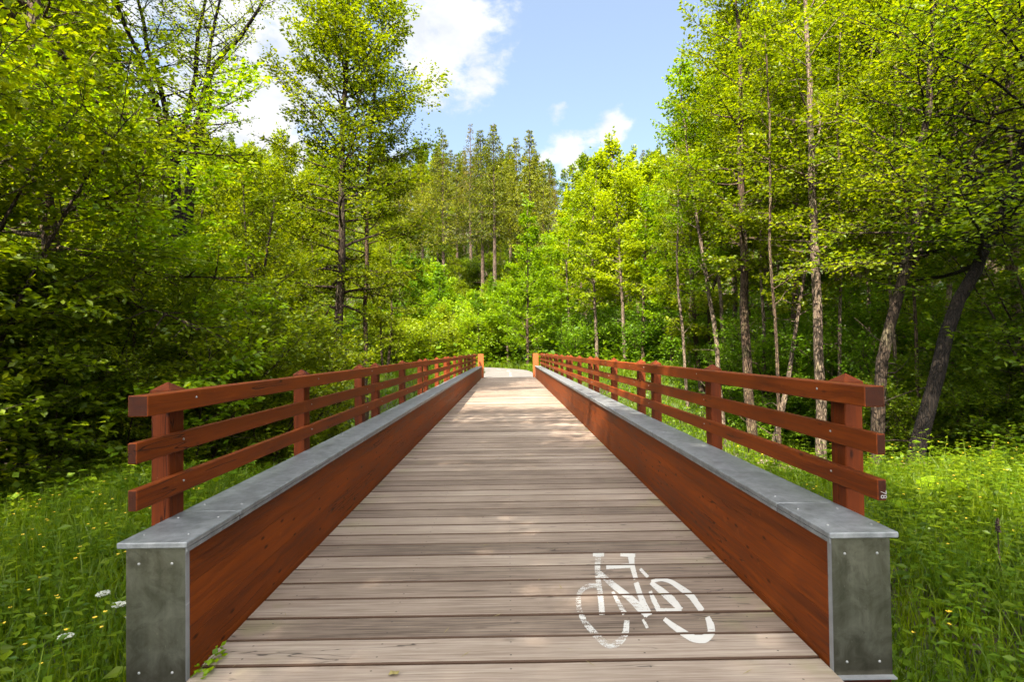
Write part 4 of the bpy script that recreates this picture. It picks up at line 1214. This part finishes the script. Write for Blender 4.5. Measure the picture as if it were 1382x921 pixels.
row([it if i % 3 else (*it, M['leaf_alder']) for i, it in enumerate([(552, 56, 'light_c', 372), (566, 47, 'light_c', 398), (580, 64, 'light_c', 352), (594, 50, 'light_c', 412), (606, 68, 'light_c', 388), (636, 70, 'light_c', 392), (650, 62, 'light_c', 400), (674, 72, 'light_c', 385),
     (684, 54, 'light_c', 380), (700, 70, 'light_c', 352), (728, 68, 'light_c', 345), (740, 54, 'light_c', 372), (622, 76, 'light_c', 380), (590, 78, 'light_c', 365), (655, 80, 'light_c', 382), (715, 80, 'light_c', 335)])],
    'leafy_tree', 'tree', '# low round-crowned tree from the left on the slope beyond the bridge end', 'round-crowned trees beyond the bridge end')
# bushes on the far verge
row([(470, 42, 'bush_a', None), (500, 46, 'bush_b', None), (528, 41, 'bush_b', 440), (552, 47, 'bush_a', 415), (576, 44, 'bush_b', 440), (600, 54, 'bush_a', 410), (630, 56, 'bush_b', 440), (648, 55, 'bush_a', 425),
     (668, 57, 'bush_b', 445), (690, 58, 'bush_a', 430), (735, 56, 'bush_b', 448)],
    'bush', 'bush', '# bush from the left on the far verge left of the pointed ash', 'bushes on the far verge', None)
row([(752, 50, 'bush_a', 425), (778, 47, 'bush_b', 445), (796, 52, 'bush_a', 420), (822, 48, 'bush_b', 440), (850, 50, 'bush_a', 415), (872, 43, 'bush_b', 440), (900, 42, 'bush_a', 410), (925, 38, 'bush_b', 430), (950, 36, 'bush_a', 400),
     (985, 32, 'bush_b', None), (1010, 34, 'bush_a', None)],
    'bush', 'bush', '# green bush from the left along the far bank behind the right railing', 'bushes behind the right railing', M['leaf_fresh'])
row([(560, 68, 'bush_a', None), (590, 74, 'bush_a', None), (612, 72, 'bush_b', None), (635, 76, 'bush_a', None), (655, 70, 'bush_a', None), (680, 76, 'bush_a', None), (700, 72, 'bush_b', None), (725, 74, 'bush_a', None), (750, 78, 'bush_a', None),
     (775, 82, 'bush_a', None), (600, 84, 'bush_a', None), (640, 86, 'bush_a', None), (690, 86, 'bush_a', None), (575, 82, 'bush_a', None), (730, 88, 'bush_a', None), (622, 80, 'light_a', 350), (585, 92, 'light_a', 340), (660, 94, 'light_a', 340), (705, 94, 'light_a', 335), (545, 76, 'light_a', 345), (645, 104, 'light_b', 330), (610, 106, 'light_a', 330), (740, 100, 'light_a', 320), (690, 104, 'light_b', 325)],
    'bush', 'bush', '# shrub from the left on the slope between the spruce trunks', 'bushes between the spruce trunks', M['leaf_alder'])

# the wood left of the bridge
row([(-60, 13, 'wood_a', None), (10, 15, 'pole_b', None), (60, 20, 'wood_c', -120), (120, 24, 'pole_a', -40), (-20, 24, 'wood_b', None), (150, 30, 'pole_b', 60), (90, 32, 'pole_a', 0), (30, 34, 'wood_b', -60),
     (-80, 32, 'wood_a', None), (185, 26, 'wood_c', 200), (220, 32, 'wood_a', 215), (112, 27, 'pole_a', 60), (150, 29, 'pole_b', 150), (30, 18, 'pole_a', -80)],
    'woodland_tree', 'tree', '# tree from the left in the shady wood behind the maple sapling', 'trees of the shady left wood')
row([(262, 27, 'wood_c', 240), (300, 30, 'wood_a', 215), (340, 28, 'wood_c', 255), (378, 31, 'wood_a', 225), (405, 36, 'wood_b', 240), (430, 30, 'wood_c', 290), (520, 33, 'wood_c', 280), (505, 48, 'wood_a', 265), (285, 40, 'wood_b', 190), (345, 44, 'wood_b', 205),
     (395, 48, 'wood_a', 180), (470, 44, 'wood_a', 260), (535, 50, 'wood_c', 300)],
    'woodland_tree', 'tree', '# tree from the left in the sunlit wood behind the tall alder', 'trees of the sunlit left wood')
# hazels on the near left bank
row([(-150, 6.6, 'hazel_a', None), (-60, 7.2, 'hazel_a', None), (15, 8.6, 'hazel_a', 390), (70, 8.0, 'hazel_b', 480), (120, 9.4, 'hazel_a', 385), (165, 9.0, 'hazel_b', 500), (222, 11.5, 'hazel_a', 405), (262, 10.5, 'hazel_b', 450), (300, 13.0, 'hazel_a', 410),
     (345, 12.6, 'hazel_b', 490), (390, 15.0, 'hazel_b', 470), (180, 14.0, 'hazel_a', 360), (425, 18.0, 'hazel_a', 465)],
    'hazel_bush', 'bush', '# hazel bush from the left on the dark bank left of the bridge', 'hazels on the left bank')

# the wood right of the bridge
row([(950, 26, 'wood_c', 150), (985, 30, 'pole_a', 60), (1020, 28, 'pole_b', 20), (1050, 34, 'pole_a', 10), (1075, 27, 'wood_c', 90), (1115, 30, 'pole_b', -20), (1140, 24, 'pole_a', 0), (1175, 28, 'pole_b', -60), (1210, 24, 'wood_c', 20),
     (1240, 30, 'pole_a', -60), (930, 34, 'pole_a', 165), (1000, 40, 'pole_b', 60), (1090, 42, 'pole_b', -20), (1035, 23, 'pole_a', 40), (1128, 21, 'pole_b', -30), (1060, 25, 'pole_b', 0), (1200, 19, 'pole_a', -50), (990, 24, 'pole_b', 90), (1150, 33, 'pole_a', -30)],
    'woodland_tree', 'tree', '# tree from the left in the sunny wood behind the right railing', 'trees of the sunny right wood')
row([(1270, 20, 'pole_b', None), (1310, 25, 'pole_a', None), (1340, 18, 'wood_c', None), (1380, 22, 'pole_b', None), (1420, 16, 'pole_a', None), (1460, 20, 'pole_b', None), (1290, 34, 'pole_b', None), (1360, 32, 'pole_a', None), (1440, 30, 'pole_b', None), (1500, 13, 'pole_a', None)],
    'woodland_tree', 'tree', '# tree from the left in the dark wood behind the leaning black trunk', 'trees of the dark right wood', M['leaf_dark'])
row([(1000, 22, 'hazel_b', 470), (1048, 20, 'hazel_b', 440), (1090, 22, 'hazel_a', 400), (1130, 18, 'hazel_b', 470), (1160, 24, 'hazel_a', 380), (955, 27, 'hazel_a', 430), (1195, 16, 'hazel_b', 460), (1235, 18, 'hazel_a', 400)],
    'hazel_bush', 'bush', '# leafy hazel from the left between the trunks behind the right railing', 'hazels between the right trunks', M['leaf_fresh'])
row([(1250, 12.5, 'hazel_b', 520), (1290, 12, 'hazel_b', 540), (1325, 15, 'hazel_a', 440), (1360, 11.5, 'hazel_b', 520), (1400, 12.5, 'hazel_a', 430), (1280, 17, 'hazel_a', 430), (1440, 10.5, 'hazel_a', None), (1345, 12.5, 'hazel_b', 500)],
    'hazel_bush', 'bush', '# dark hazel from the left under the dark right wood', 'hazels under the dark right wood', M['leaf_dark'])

# hill forest behind: kinds no one can tell apart
for i in range(190):
    a = rp.uniform(-0.85, 0.85)
    d = rp.uniform(105, 205)
    x, y = d * a, d
    if -0.16 < a < 0.09 and d < 114:
        continue
    kd = ['far_a', 'far_b'][int(rp.integers(0, 2))]
    plant('hillside_tree', K[kd], 'leafy forest tree on the high hillside behind the spruces', 'tree', (x, y, tz(x, y)), rp.uniform(0, 2 * PI), rp.uniform(0.8, 1.15), 'forest trees on the high hillside')
for i in range(70):
    sgn = -1 if i % 2 else 1
    x, y = sgn * rp.uniform(14, 75), rp.uniform(36, 105)
    if abs(x) < 0.42 * y:
        continue
    kd = ['far_a', 'far_b'][int(rp.integers(0, 2))]
    plant('hillside_tree', K[kd], 'leafy forest tree on the side slope behind the wood', 'tree', (x, y, tz(x, y)), rp.uniform(0, 2 * PI), rp.uniform(0.85, 1.2), 'forest trees on the side slopes')

row([(548, 84, 'wood_a', 330), (566, 96, 'wood_c', 320), (582, 78, 'wood_c', 365), (598, 100, 'wood_a', 300), (612, 90, 'wood_c', 340), (630, 82, 'wood_a', 365), (646, 98, 'wood_c', 320), (662, 80, 'wood_c', 370), (676, 92, 'wood_a', 325),
     (698, 82, 'wood_c', 350), (722, 90, 'wood_a', 310), (744, 86, 'wood_c', 310), (588, 112, 'wood_a', 285), (640, 114, 'wood_b', 280), (690, 114, 'wood_a', 280), (735, 112, 'wood_a', 270), (560, 112, 'wood_b', 280)],
    'slope_tree', 'tree', '# leafy tree from the left growing between the spruce trunks', 'leafy trees between the spruce trunks')

row([(px_, d_, 'bush_a', None) for px_, d_ in ((552, 86), (570, 92), (584, 85), (597, 97), (608, 88), (620, 102), (634, 92), (645, 86), (656, 103), (668, 95), (682, 88), (694, 100), (706, 90), (718, 98), (730, 86), (742, 95), (590, 105), (672, 108))],
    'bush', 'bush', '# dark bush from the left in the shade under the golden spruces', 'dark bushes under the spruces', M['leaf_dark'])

# three tall trees beside and behind the viewer: they shade the near half of the bridge
K['shade'] = tree_meshes(130, [(stem_line(15, (0.5, 0.3), 0.2, 11), 0.22, 0.04)], 4.3, 64, 11, 18, 0.20, M['leaf_alder'], M['bark_brown'], c0=0.50, spread=0.5, el0=5, el1=45)
K['shade_thin'] = tree_meshes(131, [(stem_line(15, (0.5, 0.3), 0.2, 12), 0.20, 0.04)], 4.2, 44, 8, 9, 0.19, M['leaf_alder'], M['bark_brown'], c0=0.50, spread=0.42, el0=5, el1=45, gaps=0.3)
for (x, y, sc, txt) in ((-4.5, 2.4, 0.95, 'tall tree just outside the left edge nearest the railing, its crown shading the planks'),
                        (-4.9, 3.2, 0.82, 'tall tree at the left edge whose crown shades the middle of the bridge'),
                        (-6.0, -2.5, 1.0, 'tall tree behind the viewer whose crown shades the bicycle symbol'),
                        (-2.6, -7.5, 1.0, 'tall tree behind the viewer beside the approach path'),
                        (-4.2, -5.2, 1.0, 'tall tree behind the viewer on the left of the approach path'),
                        (6.5, -4.5, 1.0, 'tall tree behind the viewer on the right shading the meadow'),
                        (7.2, 1.2, 1.0, 'tall tree outside the right edge shading the dark wood')):
    plant('shade_tree', K['shade_thin' if 'left edge' in txt else 'shade'], txt, 'tree', (x, y, tz(x, y)), rp.uniform(0, 6), sc, 'trees shading the bridge')

# ------------------------------------------------------------------ ground plants
def free_ground(x, y):
    """True where plants may grow: off the path and off the bridge"""
    on_bridge = (np.abs(x) < 1.86) & (y > 2.3) & (y < 32.3)
    return (path_dist(x, y) > 1.75) & ~on_bridge


def blades_mesh(name, mat, x, y, h, w_, rg, lean=0.35, bend=0.5):
    """curved grass blades: two quads and a tip each"""
    n = len(x)
    z = terrain(x, y) - 0.02
    az = rg.uniform(0, 2 * PI, n)
    d = np.stack([np.cos(az), np.sin(az), np.zeros(n)], 1)
    faz = rg.uniform(0, 2 * PI, n)
    s = np.stack([np.cos(faz), np.sin(faz), np.zeros(n)], 1)
    ln = lean * rg.random(n)
    bd = bend * rg.random(n) ** 1.5
    P = np.stack([x, y, z], 1)
    V = []
    for t, ww in ((0, 1.0), (0.42, 0.9), (0.78, 0.55), (1.0, 0.0)):
        c = P + d * ((ln * t + bd * t * t) * h)[:, None] + UP * (h * (t - 0.45 * bd * t * t))[:, None]
        if ww > 0:
            V += [c - s * (w_ * ww / 2)[:, None], c + s * (w_ * ww / 2)[:, None]]
        else:
            V += [c]
    V = np.stack(V, 1).reshape(-1, 3)
    b = np.arange(n)[:, None] * 7
    F = np.concatenate([b + np.array([[0, 1, 3, 2]]), b + np.array([[2, 3, 5, 4]]), b + np.array([[4, 5, 6]])], 1).ravel()
    return finish_mesh(name, V, F, np.tile([4, 4, 3], n), mat)


rg = np.random.default_rng(5)


def scatter(n, x0, x1, y0, y1, keep=None):
    x, y = rg.uniform(x0, x1, n), rg.uniform(y0, y1, n)
    k_ = free_ground(x, y)
    if keep is not None:
        k_ &= keep(x, y)
    return x[k_], y[k_]


# near meadow on both sides of the bridge head
xs, ys, hs = [], [], []
for (n, x0, x1, y0, y1, h0, h1) in ((46000, -8.5, -1.8, 1.2, 8.6, 0.14, 0.52), (52000, 1.8, 9.5, 1.2, 9.6, 0.14, 0.40),
                                    (16000, -20, -1.8, 16, 34, 0.25, 0.6), (30000, 1.8, 20, 14, 34, 0.22, 0.5), (50000, -14, 14, 33, 56, 0.25, 0.8)):
    x, y = scatter(n, x0, x1, y0, y1)
    xs.append(x)
    ys.append(y)
    hs.append(rg.uniform(h0, h1, len(x)))
x, y, h = (np.concatenate(q) for q in (xs, ys, hs))
wd = np.where(y < 12, rg.uniform(0.004, 0.011, len(x)), rg.uniform(0.015, 0.035, len(x)))
tag(link('grass', blades_mesh('grass', M['grass'], x, y, h, wd, rg)), 'long green grass of the meadow and stream banks', 'grass', kind='stuff')


def stalks(name, x, y, hmin, hmax, leaf, step, mat, rg, droop=0.25):
    """leafy stalks: a thin stem and pairs of pointed leaves in alternating planes"""
    C, A, N_, L = [], [], [], []
    z = terrain(x, y)
    for i in range(len(x)):
        hh = rg.uniform(hmin, hmax)
        le = rg.normal(0, 0.16, 2)
        m_ = max(3, int(hh / step))
        a0 = rg.uniform(0, PI)
        for j in range(m_):
            t = (j + 1) / m_
            p = np.array([x[i] + le[0] * hh * t * t, y[i] + le[1] * hh * t * t, z[i] + hh * t])
            sz = leaf * (1.15 - 0.75 * t) * rg.uniform(0.7, 1.2)
            for q in range(2):
                a = a0 + j * PI / 2 + q * PI + rg.normal(0, 0.3)
                C.append(p)
                A.append((math.cos(a), math.sin(a), 0.25 - droop * rg.random() * 2))
                N_.append(UP + rg.normal(0, 0.25, 3))
                L.append(sz)
        C.append((x[i], y[i], z[i] - 0.02))
        A.append((le[0], le[1], 1.0))
        N_.append(rg.normal(0, 1, 3))
        L.append(hh)
    C, A, N_, L = np.array(C), np.array(A), np.array(N_), np.array(L)
    me = leaf_mesh(name, mat, C, A, N_, L, 0.50, 0.06)
    # slim the stems
    co = np.empty(len(me.vertices) * 3, np.float32)
    me.vertices.foreach_get('co', co)
    co = co.reshape(-1, 4, 3)
    big = L > leaf * 1.6
    mid = (co[big, 1] + co[big, 3]) / 2
    dv = co[big, 1] - mid
    dv /= np.linalg.norm(dv, axis=1)[:, None] + 1e-9
    co[big, 1] = mid + dv * 0.004
    co[big, 3] = mid - dv * 0.004
    me.vertices.foreach_set('co', co.ravel())
    me.update()
    return me


x1, y1 = scatter(2300, -8.5, -1.85, 1.4, 7.6, lambda a, b: np.sin(a * 1.7 + 1) * np.sin(b * 1.9) + rg.normal(0, 0.5, len(a)) > -0.25)
x2, y2 = scatter(2500, 1.85, 9.5, 1.4, 9.2, lambda a, b: np.sin(a * 1.7 + 1) * np.sin(b * 1.9) + rg.normal(0, 0.5, len(a)) > -0.25)
tag(link('weeds', stalks('weeds', np.concatenate([x1, x2]), np.concatenate([y1, y2]), 0.18, 0.50, 0.11, 0.06, M['weed'], rg)),
    'leafy nettles and herbs growing among the meadow grass', 'weeds', kind='stuff')

x1, y1 = scatter(1500, -9.0, -1.9, 1.6, 8.0, lambda a, b: np.sin(a * 2.1) * np.sin(b * 2.7) + rg.normal(0, 0.3, len(a)) > -0.1)
x2, y2 = scatter(2400, 1.9, 10.5, 1.6, 10.0, lambda a, b: np.sin(a * 2.1) * np.sin(b * 2.7) + rg.normal(0, 0.3, len(a)) > -0.1)
tag(link('nettles', stalks('nettles', np.concatenate([x1, x2]), np.concatenate([y1, y2]), 0.30, 0.70, 0.13, 0.075, M['leaf_dark'], rg)),
    'clumps of tall broad-leaved nettles in the meadow beside the bridge head', 'weeds', kind='stuff')

# ground cover under the trees: broad leaves hugging the soil
xs, ys, ls = [], [], []
for (n, x0, x1_, y0, y1_, l0) in ((26000, -14, -1.8, 5.5, 20, 0.10), (30000, 1.8, 16, 8.0, 24, 0.10), (16000, -26, -1.8, 18, 40, 0.16), (16000, 1.8, 26, 22, 40, 0.16), (80000, -40, 40, 40, 115, 0.42)):
    x, y = scatter(n, x0, x1_, y0, y1_, lambda a, b: (np.sin(a * 1.1 + 0.6) * np.sin(b * 0.9 + 1.1) + rg.normal(0, 0.5, len(a))) > -0.35)
    xs.append(x)
    ys.append(y)
    ls.append(l0 * rg.uniform(0.6, 1.3, len(x)))
x, y, l = (np.concatenate(q) for q in (xs, ys, ls))
n_ = len(x)
z = terrain(x, y) + np.abs(rg.normal(0, 1, n_)) * l * 2.2
ax_ = rg.uniform(0, 2 * PI, n_)
tag(link('ground_cover', leaf_mesh('ground_cover', M['weed'], np.stack([x, y, z], 1), np.stack([np.cos(ax_), np.sin(ax_), rg.normal(0.1, 0.3, n_)], 1), UP + rg.normal(0, 0.4, (n_, 3)), l, 0.75, 0.05)),
    'low leafy undergrowth on the banks and slope', 'undergrowth', kind='stuff')

# small yellow flowers
x1, y1 = scatter(170, -5.5, -1.9, 2.4, 5.6)
x2, y2 = scatter(260, 1.9, 8.5, 2.6, 8.6)
x, y = np.concatenate([x1, x2]), np.concatenate([y1, y2])
zz = terrain(x, y) + rg.uniform(0.30, 0.56, len(x))
C, A, N_ = [], [], []
for q in range(5):
    a = q * 2 * PI / 5 + rg.uniform(0, 1, len(x))
    C.append(np.stack([x, y, zz], 1))
    A.append(np.stack([np.cos(a), np.sin(a), np.full(len(x), 0.25)], 1))
    N_.append(UP + rg.normal(0, 0.3, (len(x), 3)))
tag(link('yellow_flowers', leaf_mesh('yellow_flowers', M['flower_yellow'], np.vstack(C), np.vstack(A), np.vstack(N_), np.full(5 * len(x), 0.013), 0.8)),
    'tiny yellow buttercups scattered through the meadow', 'flowers', kind='stuff')

# white umbels beside the left end plate
UMB = [(-2.20, 3.20, 0.44, 'largest white umbel flower, nearest the left end plate'), (-2.36, 3.30, 0.47, 'white umbel flower left of the end plate, uppermost of its patch'),
       (-2.14, 3.22, 0.36, 'small white umbel flower touching the left end plate'), (-2.48, 3.18, 0.32, 'low white umbel flower in the left grass under the others')]
for i, (x, y, hh, txt) in enumerate(UMB):
    r2 = np.random.default_rng(300 + i)
    o = thing('umbel_flower', txt, 'flower', (x, y, tz(x, y)), 0, 'white umbels by the left end plate')
    k = MB()
    k.tube([(0, 0, -0.02), (0.01, 0.0, hh * 0.6), (0.02, 0.01, hh)], [0.004, 0.003, 0.002], 5)
    for q in range(9):
        a = q * 0.7
        k.tube([(0.02, 0.01, hh), (0.02 + 0.03 * math.cos(a), 0.01 + 0.03 * math.sin(a), hh + 0.025)], [0.0012, 0.001], 3)
    k.build('stem', M['weed'], o)
    n_ = 160
    rr, aa = 0.030 * np.sqrt(r2.random(n_)), r2.uniform(0, 2 * PI, n_)
    C = np.stack([0.02 + rr * np.cos(aa), 0.01 + rr * np.sin(aa), hh + 0.030 - 5 * rr ** 2 + r2.normal(0, 0.003, n_)], 1)
    link('flower_head', leaf_mesh('flower_head', M['flower_white'], C, np.stack([np.cos(aa), np.sin(aa), np.zeros(n_)], 1), UP + r2.normal(0, 0.4, (n_, 3)), np.full(n_, 0.011), 0.9), o)

# big round-leaved butterbur on the right bank edge
def round_leaf(mb_, c, r, nrm, rg2):
    n = 18
    nrm = unit(np.array(nrm, float))
    u = unit(np.cross(nrm, (0.3, 1, 0.1)))
    v = np.cross(nrm, u)
    pts = [np.array(c)]
    for i in range(n):
        a = i * 2 * PI / n
        rr = r * (1 - 0.75 * math.exp(-((a - PI) / 0.25) ** 2)) * (1 + 0.05 * math.sin(5 * a))
        pts.append(np.array(c) + rr * (math.cos(a) * u + math.sin(a) * v) + nrm * (0.12 * r * math.cos(3 * a) * 0.6 + 0.10 * r))
    mb_.add(pts, [(0, 1 + i, 1 + (i + 1) % n) for i in range(n)])


for (px, py, d, rr, txt) in ((1278, 662, 6.3, 0.15, 'butterbur with broad pale green leaves at the grass edge on the right'),
                             (1225, 690, 5.6, 0.09, 'small butterbur leaf beside the lowest right rail end')):
    p = pt(px, py, d)
    g = tz(p[0], p[1])
    o = thing('butterbur', txt, 'plant', (p[0], p[1], g))
    for q in range(3):
        k = MB()
        c = (rr * 1.3 * (q - 1), 0.05 * q, p[2] - g + 0.07 - 0.03 * q)
        round_leaf(k, c, rr * (1.15 - 0.2 * abs(q - 1)), (0.2 * (q - 1), -0.25, 1), rg)
        k.build('leaf', M['leaf_bright'], o)
        k = MB()
        k.tube([(0, 0, -0.03), (c[0] * 0.6, c[1] * 0.6, c[2] * 0.6), c], [0.008, 0.006, 0.005], 5)
        k.build('stalk', M['weed'], o)

# dark dry stalk standing in the right meadow
p = pt(1345, 700, 4.3)
g = tz(p[0], p[1])
o = thing('dock_stalk', 'tall dark dry dock stalk standing in the right meadow', 'plant', (p[0], p[1], g))
k = MB()
k.tube([(0.02, 0, -0.03), (0.0, 0, (p[2] - g) * 0.5), (-0.01, 0, p[2] - g)], [0.007, 0.005, 0.003], 6)
k.build('stem', M['bark_dark'], o)
k = MB()
hh = np.linspace(0.80, 1.0, 26) * (p[2] - g)
k.tube(np.stack([rg.normal(0, 0.003, 26) - 0.005, rg.normal(0, 0.003, 26), hh], 1), np.where(np.arange(26) % 2 == 0, 0.010, 0.021) * np.linspace(1.1, 0.4, 26), 7, 0, True, 0.25, rg)
k.build('seed_head', M['bark_dark'], o)

# weed rooted at the foot of the left beam, litter on the planks
o = thing('deck_weed', 'small green weed growing at the foot of the left beam on the nearest planks', 'plant', (-1.47, 2.72, 0.0))
n_ = 46
a = rg.uniform(-0.6, 2.2, n_)
link('foliage', leaf_mesh('foliage', M['leaf_bright'], np.stack([rg.uniform(-0.01, 0.06, n_), rg.uniform(-0.10, 0.16, n_), rg.uniform(0.004, 0.05, n_)], 1), np.stack([np.cos(a), np.sin(a), rg.uniform(-0.1, 0.6, n_)], 1), UP + rg.normal(0, 0.4, (n_, 3)), rg.uniform(0.02, 0.045, n_), 0.7), o)
k = MB()
k.tube([(-0.015, -0.05, 0.004), (0.01, 0.02, 0.02), (0.03, 0.10, 0.035)], [0.003, 0.002, 0.001], 5)
k.build('stem', M['weed'], o)
k = MB()
k.add([(0, -0.012, 0.003), (0.02, -0.022, 0.012), (0.045, -0.012, 0.006), (0.052, 0.004, 0.014), (0.03, 0.018, 0.004), (0.008, 0.012, 0.012), (0.026, -0.002, 0.004)], [(6, 0, 1), (6, 1, 2), (6, 2, 3), (6, 3, 4), (6, 4, 5), (6, 5, 0)])
o = k.build('fallen_leaf', M['dry_leaf'])
o.location = (-0.57, 2.675, 0.001)
tag(o, 'dry curled olive leaf lying on the nearest plank', 'leaf')
xs = rg.uniform(-1.35, 1.35, 60)
ys = rg.uniform(2.6, 7.5, 60)
a = rg.uniform(0, 2 * PI, 60)
tag(link('plank_litter', leaf_mesh('plank_litter', M['dry_leaf'], np.stack([xs, ys, np.full(60, 0.005)], 1), np.stack([np.cos(a), np.sin(a), np.zeros(60)], 1), UP + rg.normal(0, 0.1, (60, 3)), rg.uniform(0.02, 0.09, 60), 0.06)),
    'bits of straw and bud scales strewn over the planks', 'litter', kind='stuff')

# fallen log and pale stones on the right bank
p = pt(1290, 628, 9.4)
g = tz(p[0], p[1])
o = thing('fallen_log', 'mossy brown fallen log lying along the grass edge on the right', 'log', (p[0], p[1], g + 0.10), R(-8))
k = MB()
k.tube(smooth_path([(-1.0, 0, 0.0), (-0.3, 0.05, 0.03), (0.5, 0.0, 0.02), (1.3, 0.1, -0.02)], 14), np.linspace(0.15, 0.10, 14), 12, 0, True, 0.06, rg)
k.build('trunk', M['bark_brown'], o, True)
k = MB()
k.tube([(0.3, 0, 0.08), (0.45, -0.1, 0.32), (0.5, -0.12, 0.55)], [0.03, 0.022, 0.012], 6)
k.build('branch_stub', M['bark_brown'], o, True)


def rock(seed, s):
    r2 = np.random.default_rng(seed)
    import bmesh
    bm = bmesh.new()
    bmesh.ops.create_icosphere(bm, subdivisions=3, radius=1.0)
    ax3 = r2.normal(0, 1, (9, 3))
    for v in bm.verts:
        q = np.array(v.co)
        f = 1.0
        for b in ax3:
            f = min(f, 0.78 / max(0.2, float(q @ unit(b))) if float(q @ unit(b)) > 0.78 else f)
        v.co = Vector(q * f * np.array([s * 1.25, s, s * 0.7]) + r2.normal(0, 0.012 * s, 3))
    me = bpy.data.meshes.new('stone')
    bm.to_mesh(me)
    bm.free()
    me.materials.append(M['stone'])
    return me


ROCKS = [(1046, 586, 18.0, 0.42, 'largest pale stone on the sunlit bank behind the right railing'), (1030, 600, 17.2, 0.26, 'smaller pale stone just left of the largest bank stone'),
         (1062, 604, 17.0, 0.30, 'flat pale stone just right of the largest bank stone'), (985, 566, 21.0, 0.34, 'pale stone on the bank by the thin curving trunk')]
for i, (px, py, d, s, txt) in enumerate(ROCKS):
    x, y, z = ground_point(px, d)
    o = link('stone', rock(40 + i, s))
    o.location = (x, y, z - 0.02)
    o.rotation_euler = (0.1, 0.2, i * 1.3)
    tag(o, txt, 'stone', 'pale stones on the right bank')
